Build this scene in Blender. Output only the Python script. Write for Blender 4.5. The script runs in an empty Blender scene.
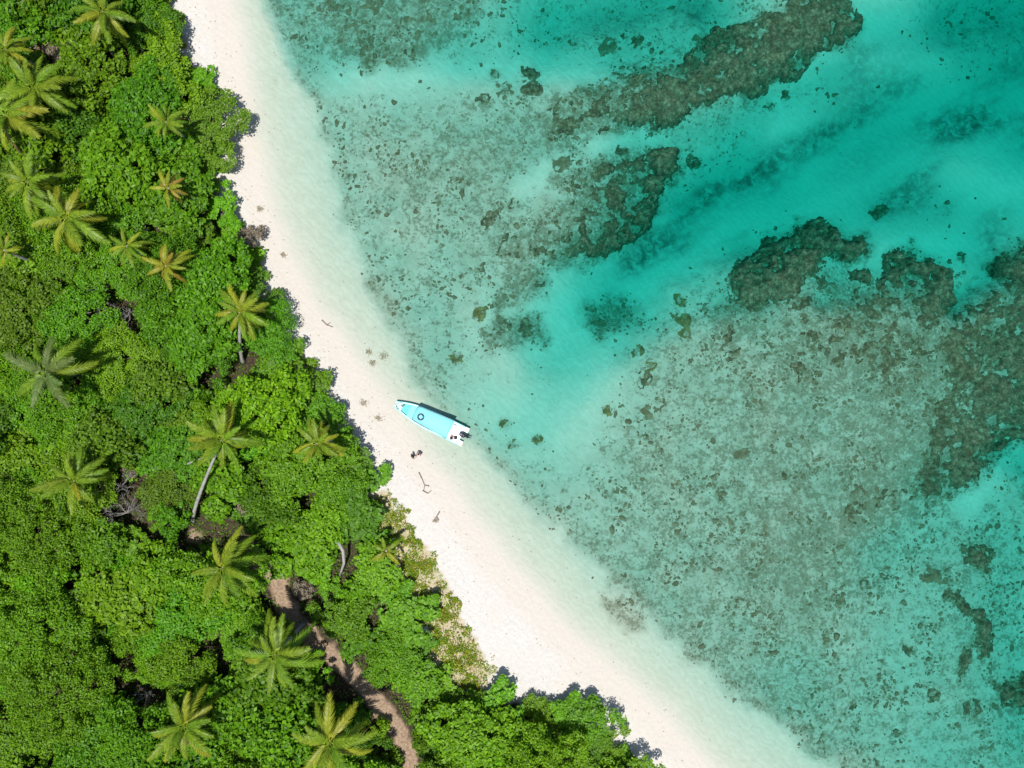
import bpy, math, random
import numpy as np
from mathutils import Vector, Matrix

R = math.radians
SC = bpy.context.scene
COL = SC.collection
random.seed(7)
RNG = np.random.default_rng(11)

# ------------------------------------------------------------------ camera, sky, sun, exposure
H = 85.0            # the drone hovers 85 m above the water
S = 0.12            # metres of water surface per photo pixel
cam = bpy.data.cameras.new('camera')
cam.sensor_width = 36.0
cam.lens = 36.0 * H / (1024 * S)
cam.clip_start = 1.0
cam.clip_end = 6000.0
cam_o = bpy.data.objects.new('camera', cam)
COL.objects.link(cam_o)
cam_o.location = (0, 0, H)
cam_o.rotation_euler = (0, 0, 0)
SC.camera = cam_o

SUN_EL = R(80)
sun_h = Vector((-0.12, -0.99, 0)).normalized()          # towards the sun
sun_v = Vector((sun_h.x * math.cos(SUN_EL), sun_h.y * math.cos(SUN_EL), math.sin(SUN_EL)))
W = bpy.data.worlds.new('World')
SC.world = W
W.use_nodes = True
nt = W.node_tree
nt.nodes.clear()
sky = nt.nodes.new('ShaderNodeTexSky')
sky.sky_type = 'NISHITA'
sky.sun_disc = False
sky.sun_elevation = SUN_EL
sky.sun_rotation = math.atan2(sun_h.x, sun_h.y)
bg = nt.nodes.new('ShaderNodeBackground')
bg.inputs['Strength'].default_value = 0.09
wo = nt.nodes.new('ShaderNodeOutputWorld')
nt.links.new(sky.outputs[0], bg.inputs[0])
nt.links.new(bg.outputs[0], wo.inputs[0])
sl = bpy.data.lights.new('sun', 'SUN')
sl.energy = 4.6
sl.angle = R(0.53)
sl.color = (1.0, 0.965, 0.91)
so = bpy.data.objects.new('sun', sl)
COL.objects.link(so)
so.rotation_euler = (-sun_v).to_track_quat('-Z', 'Y').to_euler()
so.location = (0, 0, 60)
SC.view_settings.view_transform = 'Standard'
SC.view_settings.look = 'None'
SC.view_settings.gamma = 1.0
SC.view_settings.use_curve_mapping = False
SC.view_settings.exposure = 0.20
SC.cycles.max_bounces = 8
SC.cycles.transparent_max_bounces = 12
SC.cycles.use_denoising = True


# ------------------------------------------------------------------ helpers
def P(px, py, h=0.0):
    """Place read off the photo at height h -> metres."""
    k = (H - h) / H * S
    return Vector(((px - 512) * k, (384 - py) * k, h))


def tag(o, label=None, cat=None, group=None, kind=None):
    if label: o['label'] = label
    if cat: o['category'] = cat
    if group: o['group'] = group
    if kind: o['kind'] = kind
    return o


def empty(name, loc=(0, 0, 0), rz=0.0):
    o = bpy.data.objects.new(name, None)
    o.location = loc
    o.rotation_euler = (0, 0, rz)
    o.empty_display_size = 0.3
    COL.objects.link(o)
    return o


def link(name, me, parent=None, loc=None, rot=None):
    o = bpy.data.objects.new(name, me)
    if parent is not None: o.parent = parent
    if loc is not None: o.location = loc
    if rot is not None: o.rotation_euler = rot
    COL.objects.link(o)
    return o


def mesh_np(name, V, F, mat=None, smooth=False):
    """Mesh of equal-sided faces from arrays."""
    V = np.asarray(V, dtype=np.float32)
    F = np.asarray(F, dtype=np.int32)
    me = bpy.data.meshes.new(name)
    n, k = F.shape
    me.vertices.add(len(V)); me.vertices.foreach_set('co', V.ravel())
    me.loops.add(n * k); me.loops.foreach_set('vertex_index', F.ravel())
    me.polygons.add(n)
    me.polygons.foreach_set('loop_start', np.arange(0, n * k, k, dtype=np.int32))
    me.polygons.foreach_set('loop_total', np.full(n, k, dtype=np.int32))
    if smooth: me.polygons.foreach_set('use_smooth', np.ones(n, dtype=bool))
    me.update(calc_edges=True)
    if mat is not None: me.materials.append(mat)
    return me


class MB:
    """Collects boxes, tubes and lofts into one mesh."""
    def __init__(s): s.v = []; s.f = []

    def add(s, v, f):
        b = len(s.v)
        s.v += [tuple(p) for p in v]
        s.f += [tuple(i + b for i in q) for q in f]
        return s

    def box(s, x0, x1, y0, y1, z0, z1):
        v = [(x, y, z) for z in (z0, z1) for y in (y0, y1) for x in (x0, x1)]
        return s.add(v, [(0, 2, 3, 1), (4, 5, 7, 6), (0, 1, 5, 4), (2, 6, 7, 3), (0, 4, 6, 2), (1, 3, 7, 5)])

    def tube(s, pts, rad, n=7, caps=True):
        pts = [Vector(p) for p in pts]
        m = len(pts)
        rad = rad if hasattr(rad, '__len__') else [rad] * m
        v = []; f = []
        up = Vector((0.13, 0.21, 0.97)).normalized()
        for i, p in enumerate(pts):
            t = (pts[min(i + 1, m - 1)] - pts[max(i - 1, 0)]).normalized()
            a = t.cross(up)
            if a.length < 0.05: a = t.cross(Vector((1, 0, 0)))
            a.normalize(); b = t.cross(a)
            for k in range(n):
                g = 2 * math.pi * k / n
                v.append(p + (a * math.cos(g) + b * math.sin(g)) * rad[i])
        for i in range(m - 1):
            for k in range(n):
                k2 = (k + 1) % n
                f.append((i * n + k, i * n + k2, (i + 1) * n + k2, (i + 1) * n + k))
        if caps:
            f.append(tuple(range(n))[::-1]); f.append(tuple(range((m - 1) * n, m * n)))
        return s.add(v, f)

    def torus(s, c, R0, r0, n=24, m=8):
        v = []; f = []
        for i in range(n):
            a = 2 * math.pi * i / n
            for j in range(m):
                b = 2 * math.pi * j / m
                rr = R0 + r0 * math.cos(b)
                v.append((c[0] + rr * math.cos(a), c[1] + rr * math.sin(a), c[2] + r0 * math.sin(b)))
        for i in range(n):
            for j in range(m):
                f.append((i * m + j, ((i + 1) % n) * m + j, ((i + 1) % n) * m + (j + 1) % m, i * m + (j + 1) % m))
        return s.add(v, f)

    def blob(s, c, rad, n=10, m=7):
        v = []; f = []
        for i in range(m):
            t = math.pi * (i + 0.5) / m
            for k in range(n):
                g = 2 * math.pi * k / n
                v.append((c[0] + rad[0] * math.sin(t) * math.cos(g), c[1] + rad[1] * math.sin(t) * math.sin(g), c[2] + rad[2] * math.cos(t)))
        for i in range(m - 1):
            for k in range(n):
                k2 = (k + 1) % n
                f.append((i * n + k, (i + 1) * n + k, (i + 1) * n + k2, i * n + k2))
        f.append(tuple(range(n))); f.append(tuple(range((m - 1) * n, m * n))[::-1])
        return s.add(v, f)

    def mesh(s, name, mat=None, smooth=False, bevel=0):
        me = bpy.data.meshes.new(name)
        me.from_pydata([tuple(p) for p in s.v], [], s.f)
        if mat is not None: me.materials.append(mat)
        me.polygons.foreach_set('use_smooth', [smooth] * len(me.polygons))
        me.update()
        return me

    def obj(s, name, mat, parent=None, smooth=False, loc=None, rot=None, bevel=0.0):
        o = link(name, s.mesh(name, mat, smooth), parent, loc, rot)
        if bevel:
            b = o.modifiers.new('bevel', 'BEVEL'); b.width = bevel; b.segments = 2; b.limit_method = 'ANGLE'
        return o


_lat = RNG.random((256, 256))


def vnoise(x, y):
    xi = np.floor(x).astype(int); yi = np.floor(y).astype(int)
    fx = x - xi; fy = y - yi
    fx = fx * fx * fx * (fx * (fx * 6 - 15) + 10); fy = fy * fy * fy * (fy * (fy * 6 - 15) + 10)
    a = _lat[xi & 255, yi & 255]; b = _lat[(xi + 1) & 255, yi & 255]
    c = _lat[xi & 255, (yi + 1) & 255]; d = _lat[(xi + 1) & 255, (yi + 1) & 255]
    return (a * (1 - fx) + b * fx) * (1 - fy) + (c * (1 - fx) + d * fx) * fy


def fbm(x, y, sc=1.0, oct=4, off=0.0, gain=0.5):
    """-1..1 fractal noise, sc = size in metres of the largest lumps."""
    t = 0; a = 1; tot = 0
    x = x / sc + 31.7 + off; y = y / sc + 17.3 + off * 1.7
    for i in range(oct):
        c, s_ = math.cos(0.6 * i), math.sin(0.6 * i)
        t = t + a * vnoise(x * c - y * s_, x * s_ + y * c)
        tot += a; a *= gain; x = x * 2.03 + 5.1; y = y * 2.03 + 9.7
    return (t / tot - 0.5) * 2.4


def sstep(a, b, x):
    t = np.clip((x - a) / (b - a), 0, 1)
    return t * t * (3 - 2 * t)


def catmull(pts, n=6):
    p = np.array(pts, float)
    q = np.vstack([2 * p[0] - p[1], p, 2 * p[-1] - p[-2]])
    out = []
    for i in range(1, len(q) - 2):
        for t in np.linspace(0, 1, n, endpoint=False):
            a, b, c, d = q[i - 1], q[i], q[i + 1], q[i + 2]
            out.append(0.5 * (2 * b + (c - a) * t + (2 * a - 5 * b + 4 * c - d) * t * t + (3 * b - a - 3 * c + d) * t ** 3))
    out.append(p[-1])
    return np.array(out)


def line_dist(x, y, pts, signed=False):
    """Distance to a polyline (signed: positive to the side of growing x for a line that runs down the photo)."""
    pts = np.asarray(pts, float)
    best = np.full(np.shape(x), 1e18); sg = np.zeros(np.shape(x))
    if len(pts) == 1:
        return np.hypot(x - pts[0, 0], y - pts[0, 1])
    for (ax, ay), (bx, by) in zip(pts[:-1], pts[1:]):
        dx, dy = bx - ax, by - ay
        L2 = dx * dx + dy * dy + 1e-9
        t = np.clip(((x - ax) * dx + (y - ay) * dy) / L2, 0, 1)
        ex, ey = x - ax - t * dx, y - ay - t * dy
        d = ex * ex + ey * ey
        m = d < best
        best = np.where(m, d, best)
        if signed:
            sg = np.where(m, np.sign(ex * dy - ey * dx), sg)
    return np.sqrt(best) * (sg if signed else 1)


def poly_sd(x, y, pts):
    """Signed distance to a polygon, positive inside."""
    p = np.asarray(pts, float)
    q = np.vstack([p, p[:1]])
    d = line_dist(x, y, q)
    ins = np.zeros(np.shape(x), bool)
    for (ax, ay), (bx, by) in zip(q[:-1], q[1:]):
        if ay == by: continue
        c = ((ay > y) != (by > y)) & (x < (bx - ax) * (y - ay) / (by - ay) + ax)
        ins ^= c
    return np.where(ins, d, -d)


# ------------------------------------------------------------------ materials
def mat(name, col, rough=0.6, spec=0.3, metal=0.0, var=0.0, vscale=3.0, bump=0.0):
    m = bpy.data.materials.new(name)
    m.use_nodes = True
    t = m.node_tree
    b = t.nodes['Principled BSDF']
    b.inputs['Base Color'].default_value = (*col, 1)
    b.inputs['Roughness'].default_value = rough
    b.inputs['Specular IOR Level'].default_value = spec
    b.inputs['Metallic'].default_value = metal
    if var or bump:
        tc = t.nodes.new('ShaderNodeTexCoord')
        nz = t.nodes.new('ShaderNodeTexNoise')
        nz.inputs['Scale'].default_value = vscale
        nz.inputs['Detail'].default_value = 5
        t.links.new(tc.outputs['Object'], nz.inputs['Vector'])
        if var:
            mr = t.nodes.new('ShaderNodeMapRange')
            mr.inputs['From Min'].default_value = 0.3; mr.inputs['From Max'].default_value = 0.7
            mr.inputs['To Min'].default_value = 1 - var; mr.inputs['To Max'].default_value = 1 + var
            t.links.new(nz.outputs['Fac'], mr.inputs['Value'])
            mx = t.nodes.new('ShaderNodeMix'); mx.data_type = 'RGBA'; mx.blend_type = 'MULTIPLY'
            mx.inputs['Factor'].default_value = 1
            mx.inputs['A'].default_value = (*col, 1)
            t.links.new(mr.outputs[0], mx.inputs['B'])
            t.links.new(mx.outputs['Result'], b.inputs['Base Color'])
        if bump:
            bp = t.nodes.new('ShaderNodeBump'); bp.inputs['Strength'].default_value = bump
            bp.inputs['Distance'].default_value = 0.1
            t.links.new(nz.outputs['Fac'], bp.inputs['Height'])
            t.links.new(bp.outputs[0], b.inputs['Normal'])
    return m


def leaf_mat(name, dark, light, trans=0.35, rough=0.5, spec=0.25, objvar=0.15):
    """Leaves: each leaf its own tint, each plant a slightly different hue, some light through the blade."""
    m = bpy.data.materials.new(name)
    m.use_nodes = True
    t = m.node_tree; N = t.nodes; L = t.links
    b = N['Principled BSDF']
    geo = N.new('ShaderNodeNewGeometry'); oi = N.new('ShaderNodeObjectInfo')
    mx = N.new('ShaderNodeMix'); mx.data_type = 'RGBA'
    mx.inputs['A'].default_value = (*dark, 1); mx.inputs['B'].default_value = (*light, 1)
    L.new(geo.outputs['Random Per Island'], mx.inputs['Factor'])
    hs = N.new('ShaderNodeHueSaturation')
    mr = N.new('ShaderNodeMapRange'); mr.inputs['To Min'].default_value = 0.485; mr.inputs['To Max'].default_value = 0.515
    mv = N.new('ShaderNodeMapRange'); mv.inputs['To Min'].default_value = 1.12 - objvar; mv.inputs['To Max'].default_value = 1.12 + objvar
    ml = N.new('ShaderNodeMath'); ml.operation = 'FRACT'
    mm = N.new('ShaderNodeMath'); mm.operation = 'MULTIPLY'; mm.inputs[1].default_value = 7.13
    L.new(oi.outputs['Random'], mr.inputs['Value'])
    L.new(oi.outputs['Random'], mm.inputs[0]); L.new(mm.outputs[0], ml.inputs[0]); L.new(ml.outputs[0], mv.inputs['Value'])
    L.new(mr.outputs[0], hs.inputs['Hue']); L.new(mv.outputs[0], hs.inputs['Value'])
    L.new(mx.outputs['Result'], hs.inputs['Color'])
    L.new(hs.outputs[0], b.inputs['Base Color'])
    b.inputs['Roughness'].default_value = rough
    b.inputs['Specular IOR Level'].default_value = spec
    tr = N.new('ShaderNodeBsdfTranslucent')
    hs2 = N.new('ShaderNodeHueSaturation'); hs2.inputs['Hue'].default_value = 0.485; hs2.inputs['Value'].default_value = 1.25
    L.new(hs.outputs[0], hs2.inputs['Color']); L.new(hs2.outputs[0], tr.inputs['Color'])
    ms = N.new('ShaderNodeMixShader'); ms.inputs[0].default_value = trans
    L.new(b.outputs[0], ms.inputs[1]); L.new(tr.outputs[0], ms.inputs[2])
    L.new(ms.outputs[0], N['Material Output'].inputs['Surface'])
    return m


LEAF = {
    'mid':    leaf_mat('leaf_mid_green', (0.046, 0.130, 0.003), (0.142, 0.315, 0.007)),
    'bright': leaf_mat('leaf_bright_green', (0.062, 0.175, 0.003), (0.180, 0.385, 0.008)),
    'yellow': leaf_mat('leaf_yellow_green', (0.066, 0.165, 0.004), (0.172, 0.350, 0.008)),
    'deep':   leaf_mat('leaf_deep_green', (0.036, 0.102, 0.003), (0.108, 0.235, 0.007)),
    'olive':  leaf_mat('leaf_olive', (0.048, 0.122, 0.006), (0.130, 0.265, 0.012)),
    'grey':   leaf_mat('leaf_dry_grey', (0.13, 0.105, 0.07), (0.26, 0.22, 0.16), trans=0.15),
}
PALM = {
    'green':  leaf_mat('palm_green', (0.088, 0.155, 0.008), (0.205, 0.320, 0.018), trans=0.3, rough=0.45, spec=0.28),
    'yellow': leaf_mat('palm_yellow_green', (0.160, 0.195, 0.011), (0.305, 0.345, 0.025), trans=0.3, rough=0.45, spec=0.28),
    'gold':   leaf_mat('palm_gold', (0.190, 0.150, 0.018), (0.320, 0.235, 0.030), trans=0.3, rough=0.45, spec=0.3),
    'brown':  leaf_mat('palm_dry_brown', (0.16, 0.10, 0.045), (0.28, 0.19, 0.09), trans=0.15),
    'grey':   leaf_mat('palm_grey_green', (0.065, 0.105, 0.022), (0.155, 0.215, 0.055), trans=0.25, rough=0.5, spec=0.2),
}
BARK = mat('bark_brown', (0.13, 0.10, 0.075), 0.9, 0.1, var=0.35, vscale=2.0, bump=0.4)
PALMBARK = mat('palm_bark_pale', (0.30, 0.29, 0.26), 0.85, 0.1, var=0.25, vscale=2.5, bump=0.4)
DEADWOOD = mat('dead_wood_grey', (0.21, 0.195, 0.18), 0.9, 0.1, var=0.3, vscale=4.0)
DRIFT = mat('driftwood', (0.23, 0.19, 0.15), 0.9, 0.1, var=0.3, vscale=4.0)


def ground_material():
    """Sand, wet sand, coral rubble, sea grass, forest soil and the dirt track; each is a property of the ground itself, save the painted water shimmer."""
    m = bpy.data.materials.new('sand_and_soil')
    m.use_nodes = True
    t = m.node_tree; N = t.nodes; L = t.links
    b = N['Principled BSDF']
    b.inputs['Roughness'].default_value = 0.9
    b.inputs['Specular IOR Level'].default_value = 0.12
    tc = N.new('ShaderNodeTexCoord')

    def attr(n):
        a = N.new('ShaderNodeAttribute'); a.attribute_name = n; a.attribute_type = 'GEOMETRY'
        return a.outputs['Fac']

    def noise(scale, det=4, rough=0.55, dist=0.0, vec=None):
        a = N.new('ShaderNodeTexNoise'); a.inputs['Scale'].default_value = scale
        a.inputs['Detail'].default_value = det; a.inputs['Roughness'].default_value = rough
        a.inputs['Distortion'].default_value = dist
        L.new(vec or tc.outputs['Object'], a.inputs['Vector'])
        return a.outputs['Fac']

    def mth(op, a, b_=None, c=None):
        n = N.new('ShaderNodeMath'); n.operation = op
        for i, v in enumerate((a, b_, c)):
            if v is None: continue
            if isinstance(v, (int, float)): n.inputs[i].default_value = v
            else: L.new(v, n.inputs[i])
        return n.outputs[0]

    def smooth(v, lo, hi):
        n = N.new('ShaderNodeMapRange'); n.interpolation_type = 'SMOOTHSTEP'
        L.new(v, n.inputs['Value'])
        for k, q in (('From Min', lo), ('From Max', hi)):
            if isinstance(q, (int, float)): n.inputs[k].default_value = q
            else: L.new(q, n.inputs[k])
        return n.outputs[0]

    def mix(f, a, b_):
        n = N.new('ShaderNodeMix'); n.data_type = 'RGBA'
        if isinstance(f, (int, float)): n.inputs['Factor'].default_value = f
        else: L.new(f, n.inputs['Factor'])
        for k, v in (('A', a), ('B', b_)):
            if isinstance(v, tuple): n.inputs[k].default_value = (*v, 1)
            else: L.new(v, n.inputs[k])
        return n.outputs['Result']

    # dry sand, slightly mottled, then wet sand
    n_fine = noise(3.2, 6, 0.7)
    n_big = noise(0.25, 4)
    n_mid = noise(1.0, 5, 0.6, 0.6)
    sand = mix(smooth(n_fine, 0.3, 0.7), (0.50, 0.478, 0.445), (0.59, 0.572, 0.54))
    sand = mix(mth('MULTIPLY', smooth(n_big, 0.42, 0.66), 0.5), sand, (0.56, 0.515, 0.46))
    wet = mix(smooth(n_fine, 0.3, 0.7), (0.515, 0.475, 0.420), (0.555, 0.515, 0.460))
    c = mix(attr('wet'), sand, wet)
    under = mix(smooth(n_mid, 0.3, 0.7), (0.455, 0.425, 0.345), (0.495, 0.465, 0.38))
    wv = N.new('ShaderNodeTexWave'); wv.wave_type = 'BANDS'; wv.bands_direction = 'DIAGONAL'
    wv.inputs['Scale'].default_value = 0.55; wv.inputs['Distortion'].default_value = 9.0; wv.inputs['Detail'].default_value = 4; wv.inputs['Detail Scale'].default_value = 1.3
    L.new(tc.outputs['Object'], wv.inputs['Vector'])
    vo = N.new('ShaderNodeTexVoronoi'); vo.inputs['Scale'].default_value = 1.6; vo.inputs['Randomness'].default_value = 1.0
    L.new(tc.outputs['Object'], vo.inputs['Vector'])
    under = mix(mth('MULTIPLY', wv.outputs['Fac'], 0.22), under, (0.36, 0.33, 0.26))  # darker wavy bands in the sand colour stand in for the water's rippling shimmer
    c = mix(attr('under'), c, under)
    # rubble: fine dark mottling whose cover follows the flat
    rub = attr('rubble')
    n_m2 = noise(0.85, 6, 0.66, 0.4)
    th = mth('SUBTRACT', mth('ADD', 0.66, mth('MULTIPLY', mth('SUBTRACT', 0.5, n_m2), 0.75)), mth('MULTIPLY', rub, 0.30))
    n_r = noise(2.6, 8, 0.74, 0.3)
    cover = smooth(n_r, th, mth('ADD', th, 0.17))
    rcol = mix(smooth(n_fine, 0.35, 0.65), (0.090, 0.078, 0.046), (0.190, 0.165, 0.105))
    film = mix(mth('MULTIPLY', rub, mth('ADD', 0.55, mth('MULTIPLY', smooth(noise(0.7, 5, 0.65, 0.5), 0.35, 0.65), 0.4))), c, (0.218, 0.208, 0.150))
    c = mix(mth('MULTIPLY', cover, 0.76), film, rcol)
    # sea grass meadows on the deep sand, broad soft stains
    c = mix(mth('MULTIPLY', attr('weed'), smooth(mth('ADD', mth('MULTIPLY', n_fine, 0.35), n_mid), 0.35, 0.85)), c, (0.085, 0.11, 0.085))
    # forest soil with litter, dirt track, grassy verge
    soil = mix(smooth(n_fine, 0.35, 0.65), (0.028, 0.022, 0.014), (0.075, 0.056, 0.036))
    soil = mix(smooth(n_mid, 0.55, 0.7), soil, (0.045, 0.065, 0.018))
    c = mix(attr('soil'), c, soil)
    dirt = mix(smooth(n_fine, 0.3, 0.7), (0.19, 0.130, 0.085), (0.38, 0.280, 0.195))
    c = mix(attr('dirt'), c, dirt)
    verge = mix(smooth(n_fine, 0.3, 0.7), (0.30, 0.245, 0.11), (0.48, 0.40, 0.25))
    c = mix(attr('verge'), c, verge)
    L.new(c, b.inputs['Base Color'])
    bp = N.new('ShaderNodeBump'); bp.inputs['Strength'].default_value = 0.55; bp.inputs['Distance'].default_value = 0.12
    L.new(mth('ADD', mth('ADD', mth('ADD', n_fine, mth('MULTIPLY', vo.outputs['Distance'], 0.9)), mth('MULTIPLY', wv.outputs['Fac'], 0.35)), mth('MULTIPLY', n_r, 0.8)), bp.inputs['Height'])
    L.new(bp.outputs[0], b.inputs['Normal'])
    return m


GROUND = ground_material()

# ------------------------------------------------------------------ lie of the land (photo pixels are metres / 0.12)
SHORE = catmull([(-900, -1500), (60, -320), (200, -60), (225, 0), (240, 70), (254, 150), (274, 225), (304, 290), (341, 345), (379, 398),
                 (411, 440), (440, 480), (477, 530), (515, 575), (556, 622), (612, 675), (672, 735), (720, 785), (800, 850), (1000, 990), (2600, 2300)], 5)
FOREST = [(-700, -700), (120, -700), (150, -60), (168, -10), (180, 15), (184, 40), (205, 58), (217, 64), (222, 90), (231, 108), (233, 130), (226, 148), (218, 165), (228, 185),
          (234, 212), (248, 232), (258, 258), (268, 285), (282, 312), (290, 335), (305, 355), (322, 385), (338, 410), (352, 428), (370, 440), (380, 458), (378, 485),
          (373, 500), (379, 522), (387, 545), (400, 566), (412, 590), (432, 612), (437, 640), (436, 662), (456, 684), (474, 692), (500, 684), (530, 692), (562, 695), (592, 708), (612, 725), (626, 748), (642, 772), (700, 860), (900, 1100), (900, 1600), (-700, 1600)]
PATH = catmull([(250, 545), (264, 562), (280, 576), (290, 602), (306, 628), (330, 648), (352, 668), (374, 692), (394, 718), (406, 742), (414, 780), (424, 850)], 4)
VERGE = [(370, 492), (390, 490), (403, 508), (418, 535), (437, 562), (452, 590), (464, 620), (482, 645), (496, 668), (484, 692), (450, 690), (430, 665), (428, 625), (408, 600), (392, 575), (376, 540), (366, 510)]
VERGE2 = [(140, 10), (172, 14), (186, 30), (190, 48), (170, 52), (150, 36)]

DEPTH = [   # (points, half width in pixels, depth in metres), laid one over the other
    ([(300, 20), (420, 30)], 90, 1.0),
    ([(330, 60), (420, 68), (520, 50)], 40, 1.35), ([(470, 60), (600, 35)], 45, 1.9), ([(560, 12), (700, 0)], 40, 3.6), ([(590, 40), (690, 25)], 30, 2.6),
    ([(380, 150), (440, 250)], 80, 0.95), ([(420, 110), (560, 100)], 40, 1.15), ([(540, 150), (620, 140)], 35, 1.35), ([(640, 135), (720, 118)], 26, 1.9),
    ([(470, 310), (530, 380), (600, 350)], 60, 1.35), ([(540, 420), (580, 330)], 45, 1.55), ([(500, 360), (450, 300)], 40, 1.1),
    ([(570, 340), (640, 285)], 45, 2.3), ([(630, 290), (720, 215), (800, 165)], 55, 4.2), ([(720, 225), (820, 150), (930, 120), (1100, 60)], 75, 4.7),
    ([(700, 200), (760, 160)], 26, 5.0), ([(880, 200), (1060, 150)], 60, 4.1), ([(700, 260), (760, 210)], 22, 4.4),
    ([(780, 115), (850, 70)], 30, 3.0), ([(880, 22), (945, 30)], 30, 2.7), ([(985, 0), (1100, -20)], 45, 4.6),
    ([(980, 165), (1040, 190)], 36, 2.7), ([(890, 250), (990, 235)], 40, 3.4), ([(960, 300), (1010, 262)], 14, 3.4), ([(730, 280), (690, 300)], 25, 2.6),
    ([(850, 270), (900, 250)], 22, 2.7), ([(830, 300), (860, 285)], 12, 2.3),
    ([(700, 380), (640, 520), (720, 640)], 90, 1.05), ([(830, 420), (800, 560)], 100, 1.05), ([(900, 440), (960, 400)], 80, 1.1),
    ([(1015, 460), (1060, 470)], 26, 2.6), ([(960, 500), (1010, 540)], 40, 1.7), ([(900, 570), (960, 520)], 45, 1.5),
    ([(930, 620), (900, 700), (940, 768)], 60, 1.35), ([(1010, 600), (1040, 720)], 40, 1.6), ([(850, 740), (800, 690)], 60, 1.3),
    ([(1400, -400), (1400, 900)], 260, 5.5), ([(300, -500), (1500, -500)], 300, 5.5),
]
RUBBLE = [
    ([(330, 5), (450, 20)], 65, 0.85), ([(360, 50), (420, 45)], 25, 0.8), ([(290, 110), (335, 190)], 28, 0.55), ([(370, 150), (430, 250)], 85, 0.60),
    ([(430, 170), (560, 130), (620, 105)], 45, 0.80), ([(620, 100), (720, 80)], 40, 0.75), ([(500, 240), (560, 215), (650, 190)], 45, 0.75), ([(390, 310), (430, 375), (450, 400)], 36, 0.55),
    ([(340, 78), (430, 72), (520, 55), (590, 70)], 24, 0.06), ([(480, 20), (540, 15)], 28, 0.45), ([(520, 190), (560, 165)], 14, 0.15), ([(600, 140), (660, 130)], 14, 0.15),
    ([(500, 325), (530, 330)], 30, 0.45), ([(610, 320), (560, 300)], 25, 0.3), ([(485, 480), (520, 530)], 36, 0.55), ([(560, 480), (610, 520)], 40, 0.45),
    ([(640, 420), (650, 560), (760, 660)], 85, 0.72), ([(760, 330), (780, 450), (800, 600)], 95, 0.80), ([(880, 350), (920, 470), (850, 560)], 90, 0.92), ([(990, 340), (1060, 380)], 70, 1.0), ([(960, 440), (880, 500), (800, 570)], 34, 1.0), ([(930, 350), (860, 330)], 36, 1.0),
    ([(880, 640), (820, 720)], 75, 0.76), ([(940, 560), (910, 640), (930, 730)], 50, 0.62), ([(990, 560), (1000, 740)], 55, 0.72), ([(1020, 455), (980, 500)], 22, 0.12),
    ([(500, 410), (560, 430), (590, 380)], 42, 0.06), ([(540, 330), (640, 270), (740, 200), (1060, 100)], 48, 0.0), ([(880, 30), (1060, 220)], 60, 0.0), ([(800, 120), (880, 240), (1000, 240)], 30, 0.0),
]
WEED = [
    ([(700, 205), (790, 165)], 22, 0.75), ([(787, 166), (793, 162)], 15, 1.0), ([(640, 260), (710, 210)], 15, 0.55), ([(870, 48), (1030, 14)], 20, 0.5), ([(985, 12), (1040, 10)], 32, 0.55),
    ([(870, 150), (1030, 110)], 38, 0.5), ([(1000, 120), (1030, 112)], 14, 0.85), ([(870, 85), (940, 70)], 22, 0.45), ([(900, 190), (960, 205)], 20, 0.45), ([(600, 8), (700, 0)], 16, 0.65),
    ([(1010, 225), (1030, 260)], 22, 0.5), ([(800, 140), (880, 110)], 22, 0.4), ([(740, 190), (690, 240)], 10, 0.5), ([(860, 215), (930, 180)], 30, 0.35), ([(1000, 50), (1030, 70)], 25, 0.35),
]


def lay(strokes, px, py, base, wob):
    d = base
    wx = fbm(px * S, py * S, 5.0, 4, wob) * 9; wy = fbm(px * S, py * S, 5.0, 4, wob + 40) * 9
    for pts, r, v in strokes:
        g = np.exp(-np.minimum((line_dist(px + wx, py + wy, pts) / r) ** 2, 30))
        d = d * (1 - g) + v * g
    return d


def surf(x, y):
    """Height of the ground and the signed distance to the water's edge in pixels, at x, y in metres."""
    px = x / S + 512; py = 384 - y / S
    sd = line_dist(px, py, SHORE, True) + fbm(x, y, 6.0, 3, 3.0) * 4
    dm = sd * S
    edge = 66 - 28 * np.exp(-((py - 400) / 95.0) ** 2) + 6 * np.exp(-((py - 170) / 60.0) ** 2) - 26 * sstep(130, 0, py) + 20 * sstep(640, 780, py) + fbm(x, y, 2.5, 4, 8.0) * 8
    flat = lay(DEPTH, px, py, 1.1, 2.0)
    flat = flat - 0.22 * sstep(1.9, 1.15, flat)
    shelf = 0.052 * np.maximum(dm, 0) + 0.05 * sstep(0, 30, sd)
    k = sstep(edge - 14, edge + 14 + 16 * sstep(200, 350, py), sd)
    depth = shelf * (1 - k) + flat * k
    depth = depth + fbm(x, y, 3.0, 4, 5.0) * 0.10 * k
    land = np.minimum(-dm * 0.10, 1.25) + 0.15 * sstep(60, 120, -sd) * fbm(x, y, 8.0, 3, 6.0) + fbm(x, y, 1.2, 3, 7.0) * 0.03 * sstep(10, 30, -sd)
    z = np.where(sd > 0, -np.maximum(depth, 0.004), np.maximum(land, 0.004))
    return z, sd, k, edge, px, py


# outlines of the reef patches, read off the photo
REEFS = []


def reef_at(polys, label, **kw): REEFS.append((polys, label, kw))


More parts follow.
